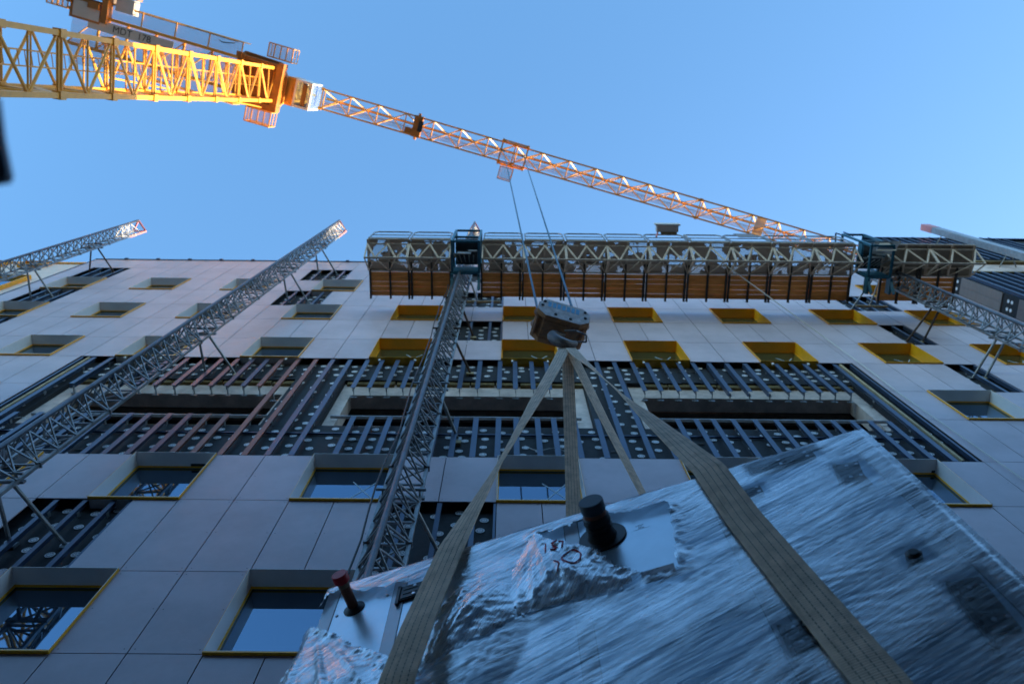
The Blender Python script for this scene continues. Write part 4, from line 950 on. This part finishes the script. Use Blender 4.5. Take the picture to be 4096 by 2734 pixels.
for i in range(nu+1):
    for j in range(nv+1):
        u = -.17+i*du; v = j*du*HT/(nv*du); u1 = u
        if u < 0: k = max(0, v-.25); lim = -(.02+.17*min(1, k/.5)*(1+.3*nz((v*7, 0, 5)))); u1 = max(u, lim)
        o = wrap_off(u1, v)
        if u1 < 0: o -= (-u1)*1.1*(1-.5*min(1, max(0, v-.4)))
        if v < .03: o = o*(v/.03)+.003
        if u1 > LEN-.02: o = o*.5; u1 = min(u1, LEN+.006)
        vv = v
        if v == 0: vv = -.006+.008*nz((u*12, 3, 3))
        idx[i, j] = len(wr.v); wr.v.append(tuple(Fp(u1, vv, o))); wr.uv.append((u, -v))
smh = {}
for i in range(nu):
    for j in range(nv):
        u = -.17+(i+.5)*du; v = (j+.5)*du; uj = u+.012*nz((u*25, v*25, 0)); vj = v+.012*nz((u*25, v*25, 7))
        if inpoly(uj, vj, H1) or inpoly(uj, vj, H2): continue
        if u < -.02 and v < .3+.6*(-u): continue
        wr.f.append((idx[i, j], idx[i+1, j], idx[i+1, j+1], idx[i, j+1]))
WP = wr.build('plastic_wrap', 'film', smooth=True)
at_ = WP.data.attributes.new('cling', 'FLOAT', 'POINT'); HG = [(2.2, .05, .34, .10), (2.04, .24, .18, .09), (2.54, .26, .13, .20), (2.55, 1.22, .15, .32), (1.97, 1.2, .12, .18), (2.5, 1.0, .1, .1)]
vals = []
for (u_, mv_) in wr.uv:
    v_ = -mv_; q_ = 0
    for hu, hv, hl, hw in HG:
        d_ = max(abs(u_-hu-hl/2)-hl/2, abs(v_-hv-hw/2)-hw/2, 0); q_ = max(q_, 1-d_/.03)
    vals.append(max(0, min(1, q_)))
at_.data.foreach_set('value', vals)
tag(WP, 'crinkled clear plastic film stretched over the hanging ventilation unit', 'plastic wrap')
# top sheet going back over the unit
tp = MB(); tp.uv = []; ids = {}
for i in range(0, 141):
    for j in range(13):
        u = LEN*i/140; w_ = j/12*1.38
        ids[i, j] = len(tp.v); tp.v.append(tuple(Fp(u, -.006+.008*nz((u*12, 3, 3))-.004-.01*nz((u*5, w_*5, 1)), .003-w_))); tp.uv.append((u, w_))
for i in range(140):
    for j in range(12): tp.f.append((ids[i, j], ids[i+1, j], ids[i+1, j+1], ids[i, j+1]))
tp.build('top_film', 'film', WP, smooth=True)
# loose bubble-film skirt hanging over the lower left, tent flap in the middle: crumpled second layers
def crumple(poly, seed, name, lift, peak):
    """second, looser layer: rises from the film at its rim to a soft peak, finely creased"""
    m_ = MB(); m_.uv = []; us = [p[0] for p in poly]; vs = [p[1] for p in poly]; st = .0105; n1 = int((max(us)-min(us))/st)+1; n2 = int((max(vs)-min(vs))/st)+1; id_ = {}
    def off(u, v):
        e = dpoly(u, v, poly) if inpoly(u, v, poly) else 0
        r = math.hypot(u-peak[0], v-peak[1]); th = math.atan2(v-peak[1], u-peak[0])
        fan = (1-abs(nz((th*5, r*.6, seed)))*2)**2
        return wrap_off(max(u, 0), v)+.006+lift*min(1, e/.2)*(.6+.6*fan)+min(1, e/.04)*(.002*nz((u*16, v*16, seed))+.0018*(1-2*abs(nz((u*24, v*24, seed+3))))+.0010*(1-2*abs(nz((u*62, v*62, seed+5)))))
    for i in range(n1+1):
        for j in range(n2+1):
            u = min(us)+i*st; v = min(vs)+j*st
            o = off(u, v)-(max(0, -u)*.7)
            id_[i, j] = len(m_.v); m_.v.append(tuple(Fp(u, v, o))); m_.uv.append((u, -v))
    for i in range(n1):
        for j in range(n2):
            u = min(us)+(i+.5)*st; v = min(vs)+(j+.5)*st; uj = u+.012*nz((u*30, v*30, seed)); vj = v+.012*nz((u*30, v*30, seed+9))
            if inpoly(uj, vj, poly): m_.f.append((id_[i, j], id_[i+1, j], id_[i+1, j+1], id_[i, j+1]))
    m_.build(name, 'bubble', WP, smooth=True); return off
crumple([(-.05, .34), (.066, .43), (.16, .51), (.249, .62), (.374, .73), (.47, .80), (.50, 1.05), (.45, 1.4), (-.2, 1.4), (-.19, .70), (-.10, .50)], 11, 'bubble_film', .04, (.0, .35))
fo = crumple([(1.115, .11), (1.20, .23), (1.29, .32), (1.40, .44), (1.48, .60), (1.55, .70), (1.48, .76), (1.25, .74), (1.02, .74), (.99, .60), (1.0, .42), (1.05, .25)], 23, 'film_flap', .035, (1.115, .12))
crumple([(.76, .40), (.86, .42), (1.0, .50), (1.01, .75), (.9, .84), (.74, .86), (.60, .95), (.57, .80), (.60, .62), (.66, .52)], 31, 'film_flap', .035, (.62, .95))
# red handwriting on the flap
def stroke(pts):
    wrt = MB()
    fine = [(a[0]+(b[0]-a[0])*t/4, a[1]+(b[1]-a[1])*t/4) for a, b in zip(pts[:-1], pts[1:]) for t in range(4)]+[pts[-1]]
    wrt.path([Fp(u, v, fo(u, v)+.003) for u, v in fine], .003, 5); wrt.build('marker_writing', 'marker', WP)
stroke([(1.175, .28), (1.170, .36)]); stroke([(1.20, .285), (1.232, .285), (1.205, .31), (1.228, .33), (1.215, .35), (1.195, .352)]); stroke([(1.238, .305), (1.262, .31), (1.25, .355)])
stroke([(1.29+.045*math.cos(t/10*2*math.pi), .46+.055*math.sin(t/10*2*math.pi)) for t in range(11)]); stroke([(1.21, .47), (1.235, .51), (1.22, .56)])
# ------------------------------------------------------------------ slings
def ribbon(pts, wds, dirs, label, n=60, thick=.007):
    m_ = MB(); m_.uv = []; P = [Vector(p) for p in pts]; cum = [0]
    for a, b_ in zip(P[:-1], P[1:]): cum.append(cum[-1]+(b_-a).length)
    T = cum[-1]; dist = 0; rows = []
    nn = max(n, int(T/.03))
    for i in range(nn+1):
        s = T*i/nn; k = 0
        while k < len(cum)-2 and s > cum[k+1]: k += 1
        t = (s-cum[k])/(cum[k+1]-cum[k]); c = P[k].lerp(P[k+1], t); wd = wds[k]*(1-t)+wds[k+1]*t
        dr = (Vector(dirs[k])*(1-t)+Vector(dirs[k+1])*t).normalized(); tg = (P[k+1]-P[k]).normalized(); dr = (dr-tg*dr.dot(tg)).normalized(); nr = tg.cross(dr)
        fray = .002*nz((s*60, 1, len(label))); b0 = len(m_.v)
        for q in range(9):
            f = q/8-.5; cup = .004*math.cos(f*math.pi)
            e = (fray if q in (0, 8) else 0)
            m_.v.append(tuple(c+dr*(f*wd+(e if q else -e))+nr*(thick/2+cup))); m_.uv.append((q/8, s))
        for q in range(9):
            f = q/8-.5; cup = .004*math.cos(f*math.pi)
            m_.v.append(tuple(c+dr*f*wd+nr*(-thick/2+cup))); m_.uv.append((q/8, s))
        rows.append(b0)
    for a, b_ in zip(rows[:-1], rows[1:]):
        for q in range(8): m_.f.append((a+q, a+q+1, b_+q+1, b_+q)); m_.f.append((a+9+q+1, a+9+q, b_+9+q, b_+9+q+1))
        m_.f.append((a, b_, b_+9, a+9)); m_.f.append((a+8, a+17, b_+17, b_+8))
    o = m_.build('lifting_sling', 'web'); me = o.data; me.polygons.foreach_set('use_smooth', [len(p.vertices) == 4 for p in me.polygons]); me.update()
    md = o.modifiers.new('edge', 'EDGE_SPLIT'); md.split_angle = math.radians(50)
    tag(o, label, 'sling', 'beige webbing slings carrying the unit'); return o
Hk = Vector((.707, 2.74, 9.28)); W_ = .155
def lerpP(a, b, t): return Vector(a).lerp(Vector(b), t)
KL = Fp(.692, .0, .05); KR = Fp(2.03, .0, .04)
ribbon([Hk+Vector((-.03, 0, .1)), Hk+Vector((-.03, 0, -.05)), lerpP(Hk, KL, .2), lerpP(Hk, KL, .45), lerpP(Hk, KL, .77), KL, Fp(.648, .395, .09), Fp(.615, .74, .13), Fp(.575, 1.066, .14), Fp(.54, 1.33, .10), Fp(.52, HT+.02, .03)],
       [.10, .14, W_, W_, .055, W_, W_, W_, W_, W_, W_], [(1, 0, 0), (1, -.1, 0), (1, -.3, 0), (1, -.5, 0), (.8, -.6, .1), FU, FU, FU, FU, FU, FU], 'front left sling crossing the red capped end of the wrapped unit')
ribbon([Hk+Vector((.04, 0, .1)), Hk+Vector((.04, 0, -.05)), lerpP(Hk, KR, .2), lerpP(Hk, KR, .4), lerpP(Hk, KR, .56), lerpP(Hk, KR, .75), KR, Fp(2.036, .107, .045), Fp(2.061, .52, .04), Fp(2.116, 1.04, .04), Fp(2.18, 1.62, .04), Fp(2.21, HT+.02, .03)],
       [.10, .14, W_, W_, .07, .12, W_, W_, W_, W_, W_, W_], [(1, 0, 0), (1, .1, 0), (.9, .3, 0), (.8, .6, 0), (.7, .6, 0), (.9, .1, 0), FU, FU, FU, FU, FU, FU], 'front right sling lying diagonally over the film on the right half of the unit')
BL_ = Vector((.445, 3.41, 3.71)); BR_ = Vector((1.30, 3.02, 3.71))
ribbon([Hk+Vector((0, .03, .08)), Hk+Vector((0, .04, -.1)), lerpP(Hk, BL_, .5), BL_, BL_+Vector((0, .02, -.6)), BL_+Vector((0, .02, -2.1))], [.1, .13, .125, .14, W_, W_], [(1, 0, 0), (1, 0, 0), (1, .15, 0), FU, FU, FU], 'upright rear sling between the two front ones, ending behind the unit near the black cap')
ribbon([Hk+Vector((.05, .03, .08)), Hk+Vector((.05, .04, -.1)), lerpP(Hk, BR_, .35), lerpP(Hk, BR_, .8), BR_, BR_+Vector((0, .35, -.7)), BR_+Vector((0, .4, -2.1))], [.1, .13, .14, .045, .05, W_, W_], [(1, 0, 0), (1, .3, 0), (.8, .5, 0), (.8, .3, 0), FU, FU, FU], 'thin looking rear sling seen edge-on right of the upright one')
# ------------------------------------------------------------------ out-of-focus panel at the left edge
nf = empty('site_panel', (-.66, .05, .92), 'blurred dark blue sheet corner poking in at the left edge of the sky', 'sheet')
b = MB(); b.prism([(x*.62-.005, y*.62, z*.62) for x, y, z in ((-.945, -.01, 1.575), (-.934, .06, 1.552), (-.918, .13, 1.531), (-.922, .141, 1.527), (-.945, .145, 1.525), (-1.3, .16, 1.52), (-1.3, -.03, 1.58))], (-.012, .006, .03)); b.build('sheet', 'navy', nf)
b = MB(); b.tube((-.79, .05, -1.6), (-.79, .05, .98), .015, 10); b.build('post', 'mast_dark', nf)
